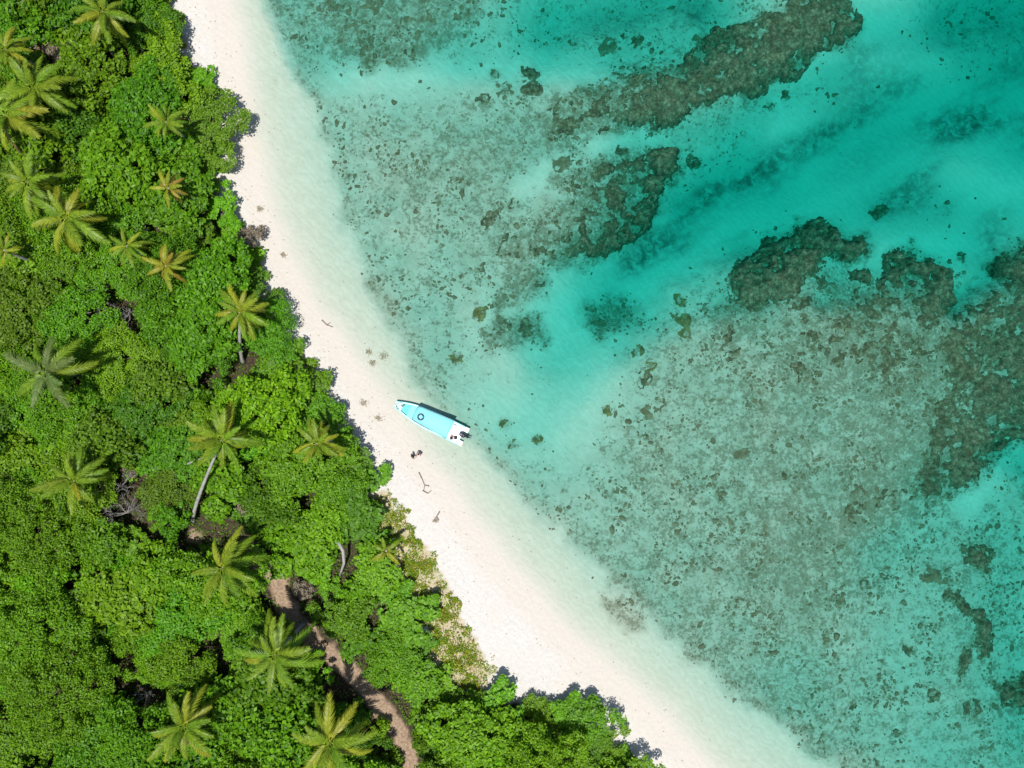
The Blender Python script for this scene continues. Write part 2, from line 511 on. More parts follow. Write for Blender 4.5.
reef_at([[(700, 40), (722, 26), (760, 14), (800, -4), (846, -8), (862, 12), (850, 36), (818, 42), (802, 66), (775, 71), (768, 86), (735, 83), (704, 92), (692, 76), (688, 58)],
      [(636, 92), (668, 80), (700, 76), (700, 92), (690, 110), (660, 118), (634, 118)]], 'largest dark brown reef, long tongue reaching the top edge of the lagoon', seed=1, cover=0.80, grow=0.8)
reef_at([[(690, 60), (640, 62), (600, 84), (560, 96), (535, 112), (548, 138), (610, 128), (650, 112)]], 'broken band of coral patches leading shoreward from the largest reef', seed=2, cover=0.58)
reef_at([[(557, 176), (562, 184), (580, 188), (612, 172), (650, 168), (648, 146), (632, 150), (606, 158), (580, 170)]], 'narrow dark ridge at the shoreward side of the mottled middle reef', seed=3, wob=1.3)
reef_at([[(648, 146), (664, 141), (682, 143), (684, 162), (676, 174), (662, 168)]], 'compact brown reef knob at the seaward tip of the middle reef', seed=4, wob=1.4, grow=0.2)
reef_at([[(590, 190), (612, 174), (640, 170), (664, 176), (664, 205), (652, 226), (612, 244), (560, 262), (548, 254), (520, 258), (495, 252), (500, 238), (530, 228), (560, 206)]],
     'mottled grey middle reef with a thin rim and sandy holes', seed=5, cover=0.56, grow=0.3, rimmed=True)
reef_at([[(508, 262), (535, 262), (545, 280), (520, 300), (498, 304), (506, 282)]], 'loose coral rubble patch below the mottled middle reef', seed=6, mat='RUBBLE', cover=0.42)
reef_at([[(740, 264), (752, 256), (774, 250), (778, 236), (802, 234), (814, 220), (832, 216), (836, 246), (826, 266), (804, 282), (786, 298), (760, 300), (742, 292), (738, 280)]], 'brown reef block at the near side of the dark channel', seed=7, cover=0.80, wob=1.8, grow=0.6)
reef_at([[(838, 220), (850, 220), (853, 234), (874, 234), (876, 248), (856, 256), (838, 248)]], 'small brown reef beside the block at the dark channel', seed=8, wob=1.2, grow=0.3)
reef_at([[(862, 278), (876, 272), (882, 288), (896, 282), (906, 256), (924, 246), (932, 262), (956, 268), (964, 296), (944, 316), (926, 326), (905, 316), (880, 318), (866, 302)]], 'jagged brown reef with blue sandy holes, seaward of the channel block', seed=9, cover=0.66, wob=1.8, grow=1.0)
reef_at([[(940, 330), (962, 314), (988, 296), (1012, 286), (1034, 262), (1120, 230), (1160, 420), (1024, 440), (1008, 462), (968, 492), (930, 500), (924, 470), (945, 420), (960, 390), (930, 362)]],
     'wide brown reef carpet running off the seaward edge', seed=10, cover=0.72, top=0.7)
reef_at([[(940, 440), (1005, 430), (1000, 470), (950, 505), (900, 520), (862, 530), (850, 512), (890, 480), (910, 455)]], 'ragged lower fringe of the wide reef carpet', seed=11, cover=0.50, height=0.4)
reef_at([[(820, 296), (850, 292), (858, 306), (900, 318), (930, 330), (936, 356), (900, 380), (850, 372), (800, 390), (776, 352), (800, 330)]], 'patchy coral between the jagged reef and the pale flat', seed=12, cover=0.52, height=0.45)
reef_at([[(716, 308), (736, 298), (766, 304), (772, 320), (748, 336), (724, 350), (712, 336)]], 'round-edged coral patch at the corner of the flat below the channel block', seed=13, cover=0.58, height=0.4)
reef_at([[(786, 300), (818, 290), (820, 306), (794, 312)]], 'thin coral strip between the channel block and the patchy coral', seed=14, height=0.4, wob=1.0)
reef_at([[(966, 548), (992, 544), (1004, 560), (998, 576), (978, 574)]], 'dark round reef patch topping the lower seaward chain', seed=15, wob=1.2, cover=0.9)
reef_at([[(948, 592), (966, 592), (982, 612), (998, 614), (1004, 640), (998, 664), (986, 662), (984, 630), (966, 614), (950, 602)]], 'hooked dark reef in the lower seaward chain', seed=16, wob=1.3, cover=0.92)
reef_at([[(970, 650), (982, 652), (970, 690), (962, 688)], [(968, 706), (990, 704), (990, 722), (970, 722)]], 'pair of linked dark reef patches below the hooked reef', seed=17, wob=1.5, cover=0.85)
reef_at([[(930, 566), (952, 572), (948, 590), (930, 584)]], 'faint coral patch inland of the hooked reef', seed=18, mat='RUBBLE', wob=1.2, cover=0.65)
reef_at([[(1006, 690), (1040, 680), (1040, 716), (1012, 716)]], 'dark reef patch touching the lower seaward edge', seed=19, wob=1.3, cover=0.85)
reef_at([[(320, -10), (470, -10), (478, 14), (440, 30), (410, 54), (372, 60), (334, 46)]], 'sparse brown coral field at the top of the shallow flat', seed=20, mat='RUBBLE', cover=0.40, height=0.35)
reef_at([[(1006, 262), (1040, 240), (1040, 282), (1014, 284)]], 'bluish dark coral mound on the seaward edge above the reef carpet', seed=21, wob=1.3)
reef_at([[(612, 606), (618, 606), (638, 626), (634, 630)]], 'thin dark weedy coral line along the sandy shelf of the lower beach', seed=22, wob=0.8, height=0.22)
reef_at([[(512, 318), (534, 318), (540, 336), (512, 342), (490, 352), (484, 330)]], 'pale coral blotch off the boat, left of a lone coral head', seed=23, mat='RUBBLE', cover=0.40, height=0.25)
reef_at([[(592, 308), (630, 300), (640, 318), (604, 330)]], 'faint sunken coral patch in the pale lagoon by the olive chain', seed=24, mat='RUBBLE', cover=0.40, height=0.3)
reef_at([[(930, 400), (1000, 380), (1000, 430), (930, 440)]], 'brown coral streak in the middle of the wide reef carpet', seed=25, cover=0.6, height=0.45)


HEADS = [  # px, py, radius px, olive?, label
    (513, 446, 5.5, 1, 'round olive coral head nearest the boat stern, lower of two'), (505, 425, 5.5, 1, 'faint round coral head straight off the boat stern'), (538, 441, 5, 1, 'round olive coral head farther off the boat stern'),
    (640, 351, 6, 1, 'bright olive round coral head alone at the rim of the pale lagoon'), (651, 367, 8, 1, 'wide faint olive coral head below the bright one'), (608, 411, 5, 1, 'pale ring-shaped coral head in the open pale lagoon'),
    (684, 299, 7, 1, 'topmost olive head of the olive coral chain'), (687, 319, 8, 1, 'middle olive head of the olive coral chain'), (690, 334, 9, 1, 'lowest and widest head of the olive coral chain'),
    (538, 284, 6.5, 0, 'brown round coral head below the mottled middle reef'), (480, 312, 8, 1, 'yellow-olive flat coral head shoreward of the rubble patch'), (526, 327, 8, 0, 'brown oblong coral head in the pale blotch'),
    (508, 325, 6, 0, 'thin brown coral head shoreward of the oblong one'), (779, 97, 5, 0, 'dark small coral head in the bright water below the largest reef'), (796, 85, 5.5, 0, 'dark small coral head nearest the largest reef tip'),
    (895, 204, 8, 0, 'lone coral head in the deep teal water above the jagged reef'), (927, 235, 4, 0, 'tiny coral head just above the jagged reef'), (979, 253, 5.5, 0, 'coral head in the bright water near the seaward edge'),
    (829, 277, 8, 0, 'round coral head in the gap seaward of the channel block'), (704, 30, 6, 0, 'dim coral head at the shoreward side of the largest reef'), (657, 124, 6, 0, 'coral head under the broken coral band'),
    (711, 98, 6, 0, 'coral head just below the neck of the largest reef'), (611, 36, 9, 0, 'big round reddish coral head in the upper lagoon'), (641, 31, 6, 0, 'dim coral head seaward of the big reddish one'), (628, 22, 5, 0, 'small coral head above the big reddish one'),
    (494, 68, 5.5, 0, 'dark flat coral head, shoreward of a wide one in the upper lagoon'), (531, 67, 8, 0, 'wide dark coral head in the pale upper lagoon'), (533, 84, 9, 0, 'large dark coral head at the tip of the broken band'),
    (505, 86, 9, 0, 'ragged coral head shoreward of the large dark one'), (482, 98, 8, 0, 'slanting coral head at the shoreward end of the upper row'), (408, 47, 6, 0, 'dark coral head at the lower rim of the coral field'),
    (368, 58, 5, 0, 'reddish coral head at the lower tip of the coral field'), (289, 14, 4.5, 0, 'dark coral head nearest the upper beach'), (300, 34, 4.5, 0, 'greenish coral head second from the upper beach'),
    (563, 160, 9, 0, 'elongated brown coral head above the narrow ridge'), (488, 218, 7, 0, 'greenish coral head shoreward of the mottled middle reef'), (512, 200, 6, 0, 'brown coral head above the greenish one on the shallow flat'),
    (575, 32, 4, 0, 'small dark coral head shoreward of the reddish one'), (626, 147, 7, 0, 'pale coral head above the mottled middle reef'), (700, 153, 7, 0, 'faint coral head seaward of the compact reef knob'),
    (715, 298, 4, 0, 'small coral head between the olive chain and the channel block'), (735, 352, 8, 0, 'brown coral head at the corner of the pale flat'), (646, 380, 8, 0, 'dull coral cluster below the wide faint olive head'),
    (648, 412, 6, 0, 'dull reddish coral head at the shoreward rim of the pale flat'), (828, 411, 6, 0, 'reddish coral head in the midst of the pale flat'), (455, 360, 7, 1, 'faint olive coral head in the shallows above the boat'),
    (745, 455, 7, 0, 'ragged coral head on the pale flat, below the corner head'), (790, 475, 5, 0, 'small dark coral head on the lower pale flat'), (870, 585, 6, 0, 'brown coral head under the ragged fringe'),
    (845, 605, 5, 0, 'small brown coral head alone on the lower flat'), (940, 700, 6, 0, 'brown coral head shoreward of the linked reef patches'), (915, 655, 5, 0, 'small coral head on the lower lagoon floor'),
    (994, 752, 7, 0, 'coral head in the lowest seaward corner'), (858, 712, 4, 0, 'small coral head above the white shallows at the bottom'),
]


def axis(lo, hi, step, far):
    a = np.arange(lo, hi + step * 0.5, step)
    g = []; d = step; p = hi
    while p < far:
        d *= 1.5; p += d; g.append(p)
    g = np.array(g)
    return np.concatenate([(lo - (g - hi))[::-1], a, g])


def build_ground():
    ax = axis(-66.0, 66.0, 0.2, 2500); ay = axis(-50.0, 50.0, 0.2, 2500)
    X, Y = np.meshgrid(ax, ay)
    Z, sd, k, edge, px, py = surf(X, Y)
    nx, ny = len(ax), len(ay)
    A = {}
    A['wet'] = sstep(-30, -12, sd) * 0.85 + 0.15 * sstep(-45, -25, sd)
    A['under'] = sstep(-8, 34, sd)
    rb = lay(RUBBLE, px, py, 0.55 * np.exp(-(np.maximum(np.abs(px - 512) - 600, 0) / 400) ** 2), 12.0)
    rb = rb * sstep(edge - 8, edge + 10, sd) + 0.10 * sstep(30, 60, sd) * (1 - k)
    rim = np.exp(-((sd - edge) / 7.0) ** 2) * np.clip(fbm(X, Y, 5.0, 3, 21.0) * 1.6 + 0.1, 0, 1)
    for polys, _l, kw in REEFS:
        for q in polys:
            q = np.array(q, float); pad = 26
            m = (px > q[:, 0].min() - pad) & (px < q[:, 0].max() + pad) & (py > q[:, 1].min() - pad) & (py < q[:, 1].max() + pad)
            if m.any(): rb[m] = np.maximum(rb[m], 0.92 * sstep(-20, 3, poly_sd(px[m], py[m], q) + fbm(X[m], Y[m], 2.0, 4, 61.0) * 9))
    for hx, hy, hr, _o, _l in HEADS:
        m = (np.abs(px - hx) < 4 * hr) & (np.abs(py - hy) < 4 * hr)
        if m.any(): rb[m] = np.maximum(rb[m], 0.9 * np.exp(-(np.hypot(px[m] - hx, py[m] - hy) / (hr * 1.25)) ** 2))
    A['rubble'] = np.clip(rb + 0.5 * rim, 0, 1)
    ca, sa = math.cos(R(28)), math.sin(R(28))
    u, v = X * ca + Y * sa, -X * sa + Y * ca
    streak = np.clip(0.5 + fbm(u / 2.6, v, 4.0, 5, 9.0) * 0.9, 0, 1)
    wd = lay(WEED, px, py, 0.0, 15.0)
    deep = sstep(2.2, 4.5, -Z)
    A['weed'] = np.clip(wd * (0.35 + 0.9 * streak) + 0.42 * deep * sstep(0.45, 0.95, streak), 0, 1)
    fs = poly_sd(px, py, FOREST)
    A['soil'] = sstep(8, 16, fs + fbm(X, Y, 2.0, 4, 4.0) * 6)
    pd = line_dist(px, py, PATH)
    A['dirt'] = sstep(1, -3, pd - 10 + fbm(X, Y, 1.5, 4, 14.0) * 4)
    for cx, cy, r in ((190, 376, 11), (226, 389, 9), (236, 502, 9), (45, 45, 13), (198, 535, 9), (228, 480, 8), (72, 100, 9), (160, 605, 6)):
        A['dirt'] = np.maximum(A['dirt'], sstep(1, -3, np.hypot(px - cx, (py - cy) * 1.3) - r + fbm(X, Y, 1.0, 4, 24.0) * 4) * 0.9)
    vg = np.maximum(poly_sd(px, py, VERGE), poly_sd(px, py, VERGE2))
    A['verge'] = sstep(-2, 5, vg + fbm(X, Y, 1.2, 5, 18.0) * 8) * 0.8
    path_m = (A['dirt'] > 0.5) & (pd < 20)
    idx = np.arange(nx * ny).reshape(ny, nx)
    F = np.stack([idx[:-1, :-1], idx[:-1, 1:], idx[1:, 1:], idx[1:, :-1]], -1).reshape(-1, 4)
    V = np.stack([X, Y, Z], -1).reshape(-1, 3)
    cls = np.where(sd > 0, 0, np.where(path_m, 2, np.where(fs > 6, 3, 1)))
    c = cls[:-1, :-1].reshape(-1)
    for i, name in enumerate(('seabed', 'beach', 'path', 'forest_floor')):
        f = F[c == i]
        used, inv = np.unique(f, return_inverse=True)
        me = mesh_np(name, V[used], inv.reshape(-1, 4), GROUND, True)
        for n, a in A.items():
            at = me.attributes.new(n, 'FLOAT', 'POINT')
            at.data.foreach_set('value', a.reshape(-1)[used].astype(np.float32))
        tag(link(name, me), kind='structure')
    return dict(A=A, X=X, Y=Y, Z=Z, ax=ax, ay=ay)


G = build_ground()


def ground_z(x, y):
    i = int(np.clip(np.searchsorted(G['ax'], x), 0, len(G['ax']) - 1)); j = int(np.clip(np.searchsorted(G['ay'], y), 0, len(G['ay']) - 1))
    return float(G['Z'][j, i])


# the body of clear sea water: nothing but the light it takes away on the way down and back
wm = bpy.data.materials.new('clear_sea_water')
wm.use_nodes = True
wn = wm.node_tree
wn.nodes.remove(wn.nodes['Principled BSDF'])
va = wn.nodes.new('ShaderNodeVolumeAbsorption')
va.inputs['Color'].default_value = (0.0, 0.876, 0.862, 1)
va.inputs['Density'].default_value = 0.53
wn.links.new(va.outputs[0], wn.nodes['Material Output'].inputs['Volume'])
MB().box(-2450, 2450, -2450, 2450, -14.0, 0.0).obj('sea', wm)
tag(bpy.data.objects['sea'], kind='structure')

# ------------------------------------------------------------------ leaves, crowns, trunks
def leaf_cloud(pts, nrm, length, width, rng):
    """One diamond-shaped leaf at each point, facing about nrm."""
    n = len(pts)
    nrm = nrm / (np.linalg.norm(nrm, axis=1, keepdims=True) + 1e-9)
    t = np.cross(nrm, rng.normal(size=(n, 3))); t /= np.linalg.norm(t, axis=1, keepdims=True) + 1e-9
    b = np.cross(nrm, t)
    L = (length * rng.uniform(0.7, 1.3, n))[:, None] * 0.5
    Wd = (width * rng.uniform(0.75, 1.25, n))[:, None] * 0.5
    V = np.stack([pts - t * L, pts + b * Wd - t * L * 0.1, pts + t * L - nrm * L * 0.25, pts - b * Wd - t * L * 0.1], 1).reshape(-1, 3)
    F = np.arange(n * 4).reshape(n, 4)
    return V, F


def crown_mesh(name, r, h0, h1, npuff, pr, leaf, per, seed, flat=1.0, ragged=0.25):
    """Foliage of one tree: many puffs of leaves over an uneven dome, with gaps between them."""
    rng = np.random.default_rng(seed)
    cs, rs = [], []
    lob = rng.uniform(0, 6.28, 3); amp = rng.uniform(0.08, ragged, 3)
    tries = 0
    while len(cs) < npuff and tries < 4000:
        tries += 1
        a = rng.uniform(0, 6.283); q = math.sqrt(rng.uniform(0, 1))
        lim = 1 + amp[0] * math.sin(2 * a + lob[0]) + amp[1] * math.sin(3 * a + lob[1]) + amp[2] * math.sin(5 * a + lob[2])
        rad = r * q * lim
        pz = h0 + (h1 - h0) * (1 - (q ** 2.2) * 0.85) * flat + rng.normal() * 0.22 * pr
        if q > 0.75 and rng.random() < 0.3: pz = h0 + rng.uniform(-0.1, 0.3) * (h1 - h0)
        c = np.array([rad * math.cos(a), rad * math.sin(a), pz])
        rr = pr * rng.uniform(0.65, 1.25)
        if any(np.linalg.norm(c - o) < 0.62 * (rr + orr) for o, orr in zip(cs, rs)): continue
        cs.append(c); rs.append(rr)
    pts, nr = [], []
    for c, rr in zip(cs, rs):
        k = int(per * (rr / pr) ** 2)
        d = rng.normal(size=(k, 3)); d /= np.linalg.norm(d, axis=1, keepdims=True)
        d[:, 2] = np.where(d[:, 2] < -0.35, -d[:, 2], d[:, 2])
        p = c + d * (rr * rng.uniform(0.45, 1.28, k) ** 0.8)[:, None] * (np.array([1, 1, 0.85]) * rng.uniform(0.75, 1.3, 3))
        pts.append(p); nr.append(d * 0.8 + rng.normal(size=(k, 3)) * 0.45 + np.array([0, 0, 0.45]))
    V, F = leaf_cloud(np.concatenate(pts), np.concatenate(nr), leaf, leaf * 0.62, rng)
    return mesh_np(name, V, F), cs


def trunk_mesh(name, h, rad, cs, seed, material):
    rng = random.Random(seed)
    m = MB()
    bx, by = rng.uniform(-.3, .3), rng.uniform(-.3, .3)
    m.tube([(0, 0, -0.3), (bx * .4, by * .4, h * .3), (bx, by, h * .6)], [rad * 1.25, rad, rad * .8], 8)
    for c in cs[::max(1, len(cs) // 7)]:
        mid = (bx + (c[0] - bx) * .5, by + (c[1] - by) * .5, h * .55 + (c[2] - h * .55) * .62)
        m.tube([(bx, by, h * .55), mid, (c[0], c[1], c[2])], [rad * .55, rad * .38, rad * .15], 6)
    return m.mesh(name, material, True)


#        name        r    h0   h1  puffs pr  leaf per
KINDS = {
    'shrub':  (1.15, 0.7, 1.6, 9, 0.50, 0.30, 130),
    'small':  (1.75, 1.5, 3.0, 18, 0.56, 0.32, 130),
    'medium': (2.55, 2.4, 4.4, 34, 0.64, 0.33, 140),
    'large':  (3.60, 3.4, 6.0, 56, 0.72, 0.34, 150),
    'broad':  (4.90, 3.2, 5.2, 120, 0.64, 0.32, 120),
}
PROTO = {}
for ki, (kn, (r, h0, h1, npf, pr, lf, per)) in enumerate(KINDS.items()):
    for v in range(4 if kn != 'broad' else 3):
        sd = 100 * ki + v
        me, cs = crown_mesh('crown', r, h0, h1, npf, pr, lf * (0.72, 0.92, 1.15, 1.42)[v], int(per * (1.55, 1.15, 0.85, 0.62)[v]), sd, ragged=0.30)
        tr = trunk_mesh('trunk', h0 + 0.4, 0.05 + 0.045 * r, cs, sd, BARK)
        PROTO[kn, v] = (me, tr)
CROWNS = {}


def crown_of(kn, v, leaf):
    if (kn, v, leaf) not in CROWNS:
        me = PROTO[kn, v][0].copy()
        me.materials.clear(); me.materials.append(LEAF[leaf])
        CROWNS[kn, v, leaf] = me
    return CROWNS[kn, v, leaf]


# ------------------------------------------------------------------ coconut palms
def frond_mesh(name, L, droop, seed, width=0.78, ragged=0.0):
    rng = np.random.default_rng(seed)
    m = MB()
    n = 12
    rach = [Vector((L * t * (1 - 0.10 * droop * t * t), 0.13 * L * math.sin(t * 2.0) * (1 if seed % 2 else -1) * t, -L * droop * t ** 2.2 * 0.55)) for t in np.linspace(0, 1, n)]
    m.tube(rach, [0.075 * (1 - 0.85 * t) for t in np.linspace(0, 1, n)], 5)

    def at(t):
        q = t * (n - 1); i = min(int(q), n - 2); w = q - i
        return rach[i].lerp(rach[i + 1], w), (rach[i + 1] - rach[i]).normalized()
    num = 46
    for k in range(num):
        t = 0.10 + 0.89 * k / (num - 1)
        p, d = at(t)
        ln = width * (0.38 + 0.62 * math.sin(min(1.0, (t + 0.16) / 1.12) * math.pi) ** 0.8) * rng.uniform(0.85, 1.1)
        for sgn in (1, -1):
            if rng.random() < ragged: continue
            side = Vector((0, sgn, 0)); side = (side - d * side.dot(d)).normalized()
            up = d.cross(side) * sgn
            fwd = 0.65 + 0.7 * t
            dirv = (side + d * fwd * rng.uniform(0.75, 1.3)).normalized()
            wv = (d * 0.050 + side * -0.02)
            e1 = p + dirv * ln * 0.5 + up * ln * 0.10 + Vector((0, 0, -ln * 0.06))
            e2 = p + dirv * ln + Vector((0, 0, -ln * rng.uniform(0.25, 0.45)))
            b = len(m.v)
            m.v += [tuple(p - wv), tuple(p + wv), tuple(e1 + wv * 0.95), tuple(e1 - wv * 0.95), tuple(e2)]
            m.f += [(b, b + 1, b + 2, b + 3), (b + 3, b + 2, b + 4)]
    return m.mesh(name)


FR = [frond_mesh('frond', 4.2, d, i + 3, w, rg) for i, (d, w, rg) in enumerate(((0.60, 0.92, 0.05), (0.95, 0.90, 0.10), (1.25, 0.84, 0.14), (0.80, 0.95, 0.06), (1.6, 0.74, 0.30)))]
FRM = {}


def frond_of(i, pm):
    if (i, pm) not in FRM:
        me = FR[i].copy(); me.materials.clear(); me.materials.append(PALM[pm]); FRM[i, pm] = me
    return FRM[i, pm]


def palm(px, py, rpx, label, cols, base=None, hgt=None, nf=23, seed=0, lean=None):
    """Crown seen at px, py; base: where the trunk meets the ground in the photo, if it shows."""
    rng = random.Random(seed * 17 + 5)
    hgt = hgt or 7.0 + rpx * 0.07
    top = P(px, py, hgt)
    if base: b = P(*base, 1.1)
    else:
        b = Vector((top.x + rng.uniform(-.8, .8), top.y + rng.uniform(-.8, .8), 1.1))
    b.z = ground_z(b.x, b.y) - 0.1
    root = empty('coconut_palm', b)
    tag(root, label, 'palm tree', 'coconut palms rising above the forest')
    rel = top - b
    pts = [Vector((rel.x * t ** 1.35, rel.y * t ** 1.35, rel.z * t)) for t in np.linspace(0, 1, 12)]
    m = MB(); m.tube(pts, [0.24 * (1 - 0.45 * t) + (0.14 if t == 0 else 0) for t in np.linspace(0, 1, 12)], 10)
    m.obj('trunk', PALMBARK, root, True)
    nuts = MB()
    for k in range(7):
        a = k * 0.9 + rng.random(); nuts.blob((0.27 * math.cos(a), 0.27 * math.sin(a), -0.25 - 0.12 * (k % 2)), (0.12, 0.12, 0.15), 8, 6)
    nuts.obj('coconut_bunch', PALM['gold'], root, True, loc=rel)
    sc = rpx * S * (H - hgt) / H / 3.75
    off = rng.uniform(0, 6.28)
    lean = lean or (rng.uniform(-.22, .22), rng.uniform(-.22, .22))
    spread = rng.uniform(66, 92)
    nf += rng.randrange(-2, 3)
    for k in range(nf):
        t = k / (nf - 1)                       # young upright fronds first, old hanging ones last
        az = off + k * 2.39996 + rng.uniform(-.32, .32)
        el = R(54 - spread * t ** 0.8 + rng.uniform(-7, 7))
        i = rng.choice((0, 3)) if t < 0.3 else rng.choice((0, 1, 3, 1)) if t < 0.65 else rng.choice((1, 2, 4))
        pm = cols[0] if t < 0.4 else cols[1] if t < 0.85 else cols[2]
        if rng.random() < 0.2: pm = cols[rng.randrange(3)]
        if t > 0.88 and rng.random() < 0.35: pm, i = 'brown', 4
        o = link('frond', frond_of(i, pm), root, rel + Vector((0.1 * math.cos(az), 0.1 * math.sin(az), 0.1 - 0.2 * t)))
        rot = Matrix.Rotation(az, 4, 'Z') @ Matrix.Rotation(-el, 4, 'Y') @ Matrix.Rotation(rng.uniform(-.35, .35), 4, 'X')
        if lean:
            ax = Vector((-lean[1], lean[0], 0)).normalized()
            rot = Matrix.Rotation(math.hypot(*lean), 4, ax) @ rot
        o.rotation_euler = rot.to_euler()
        s = sc * rng.uniform(0.74, 1.12) * (0.85 if t < 0.2 else 1)
        o.scale = (s, s * (0.92 + 0.16 * rng.random()), s)
    return root


G3, Y3, O3, D3 = ('green', 'green', 'yellow'), ('green', 'yellow', 'yellow'), ('yellow', 'gold', 'gold'), ('grey', 'green', 'green')
PALMS = [  # px, py, radius, label, colours, extra, short name used to describe the trees round it
    (103, 12, 27, 'coconut palm at the top edge, pale trunk showing below its crown', Y3, dict(base=(117, 60)), 'the palm at the top edge'),
    (34, 88, 33, 'dark green coconut palm above a larger yellowish one in the top corner', G3, {}, 'the dark corner palm'),
    (6, 116, 34, 'big yellowish coconut palm cut by the edge, topmost corner of the forest', Y3, {}, 'the big edge palm in the top corner'),
    (6, 50, 24, 'small coconut palm cut by the edge, beside the brown clearing', Y3, {}, 'the small edge palm by the clearing'),
    (166, 122, 18, 'small dull green coconut palm nearest the top of the beach', G3, {}, 'the dull palm near the upper beach'),
    (28, 182, 28, 'ragged coconut palm just above the largest bright star-shaped palm', G3, {}, 'the ragged palm'),
    (66, 218, 36, 'large bright star-shaped coconut palm with a bare golden centre', Y3, dict(nf=20), 'the large star-shaped palm'),
    (168, 188, 16, 'very small yellow coconut palm between dense bushes, near the upper beach', O3, dict(nf=16), 'the very small yellow palm'),
    (127, 246, 19, 'pale green coconut palm half sunk in bushes beside an orange-tinted palm', G3, dict(nf=16), 'the half-sunk palm'),
    (166, 266, 21, 'orange-tinted coconut palm with drooping golden fronds', O3, dict(nf=17), 'the orange-tinted palm'),
    (240, 312, 25, 'coconut palm near the beach with a short white trunk below it', Y3, dict(base=(243, 362), hgt=7.5), 'the palm with the short white trunk'),
    (46, 372, 38, 'large grey-green coconut palm with thin shiny fronds in dark shade', D3, dict(nf=18), 'the large grey-green palm'),
    (222, 440, 33, 'windswept yellow coconut palm on a long leaning white trunk', Y3, dict(base=(194, 521), hgt=10.5, lean=(0.35, -0.2)), 'the palm on the long white trunk'),
    (74, 481, 29, 'coconut palm inland of the leafless grey thicket', G3, {}, 'the palm inland of the grey thicket'),
    (317, 444, 22, 'yellow-green coconut palm closest to the beached boat', Y3, {}, 'the palm closest to the boat'),
    (223, 568, 35, 'large coconut palm at the upper end of the dirt track', G3, {}, 'the palm at the end of the track'),
    (275, 655, 36, 'full round coconut palm standing halfway along the dirt track', G3, dict(nf=25), 'the full round palm by the track'),
    (184, 727, 32, 'yellowish coconut palm inland of two palms at the dirt track', Y3, {}, 'the yellowish palm at the bottom'),
    (330, 742, 37, 'large coconut palm at the bottom edge close to the dirt track', Y3, dict(nf=23), 'the palm at the bottom edge'),
    (386, 551, 15, 'young coconut palm at the dry grass verge of the beach', Y3, dict(nf=11, hgt=4.5), 'the young palm at the verge'),
    (4, 250, 15, 'small coconut palm at the edge below the largest bright palm', Y3, dict(nf=16), 'the small edge palm'),
    (97, 171, 11, 'tiny young coconut palm among bushes above the star-shaped palm', O3, dict(nf=10, hgt=6.5), 'the tiny young palm'),
]
for i, (px, py, r, lb, cols, kw, _n) in enumerate(PALMS):
    palm(px, py, r, lb, cols, seed=i, **kw)

# ------------------------------------------------------------------ broadleaf trees and bushes
LAND = [(x, y, n) for x, y, _r, _l, _c, _k, n in PALMS] + [
    (128, 490, 'the leafless grey thicket'), (112, 305, 'the upper bare branches'), (45, 42, 'the brown clearing'), (342, 560, 'the bent white log'),
    (152, 690, 'the dark hollow near the bottom'), (290, 602, 'the upper dirt track'), (352, 668, 'the middle of the track'), (402, 735, 'the lower dirt track'),
    (250, 232, 'the dry grey bush'), (190, 376, 'the small sandy patch'), (430, 560, 'the grass verge'), (205, 462, 'the crossing white poles'), (60, 600, 'the smooth green thicket'),
    (385, 460, 'the point nearest the bathers'), (228, 165, 'the upper beach notch'), (560, 720, 'the lowest beach corner'), (180, 30, 'the grassy top of the beach'),
    (10, 440, 'the middle of the inland edge'), (10, 680, 'the lower inland edge'), (10, 320, 'the upper inland edge'),
]
USED_LABELS = set()
ADJ = {'mid': 'mid-green', 'bright': 'bright green', 'yellow': 'yellow-green', 'deep': 'dark green', 'olive': 'olive', 'grey': 'dry grey'}
SZ = {'shrub': 'low bush', 'small': 'small tree', 'medium': 'leafy tree', 'large': 'tall tree', 'broad': 'broad tree'}


def place_label(px, py, kn, leaf):
    d = sorted(LAND, key=lambda q: math.hypot(q[0] - px, q[1] - py))
    opts = []
    for lx, ly, n in d[:6]:
        dx, dy = px - lx, py - ly
        dist = math.hypot(dx, dy)
        a = math.degrees(math.atan2(-dy, dx)) % 360
        w = ('seaward of', 'above and seaward of', 'above', 'above and inland of', 'inland of', 'below and inland of', 'below', 'below and seaward of')[int((a + 22.5) // 45) % 8]
        near = 'right beside and' if dist < 26 else 'just' if dist < 48 else 'a little' if dist < 75 else 'well'
        near = near.replace('right beside and', 'touching and')
        opts.append(f"{ADJ[leaf]} {SZ[kn]} {near} {w} {n}")
    for o in opts:
        if o not in USED_LABELS and len(o.replace('-', ' ').split()) <= 16:
            USED_LABELS.add(o); return o
    for i in range(5):
        o = opts[i] + ', thicker leaved'
        if o not in USED_LABELS:
            USED_LABELS.add(o); return o


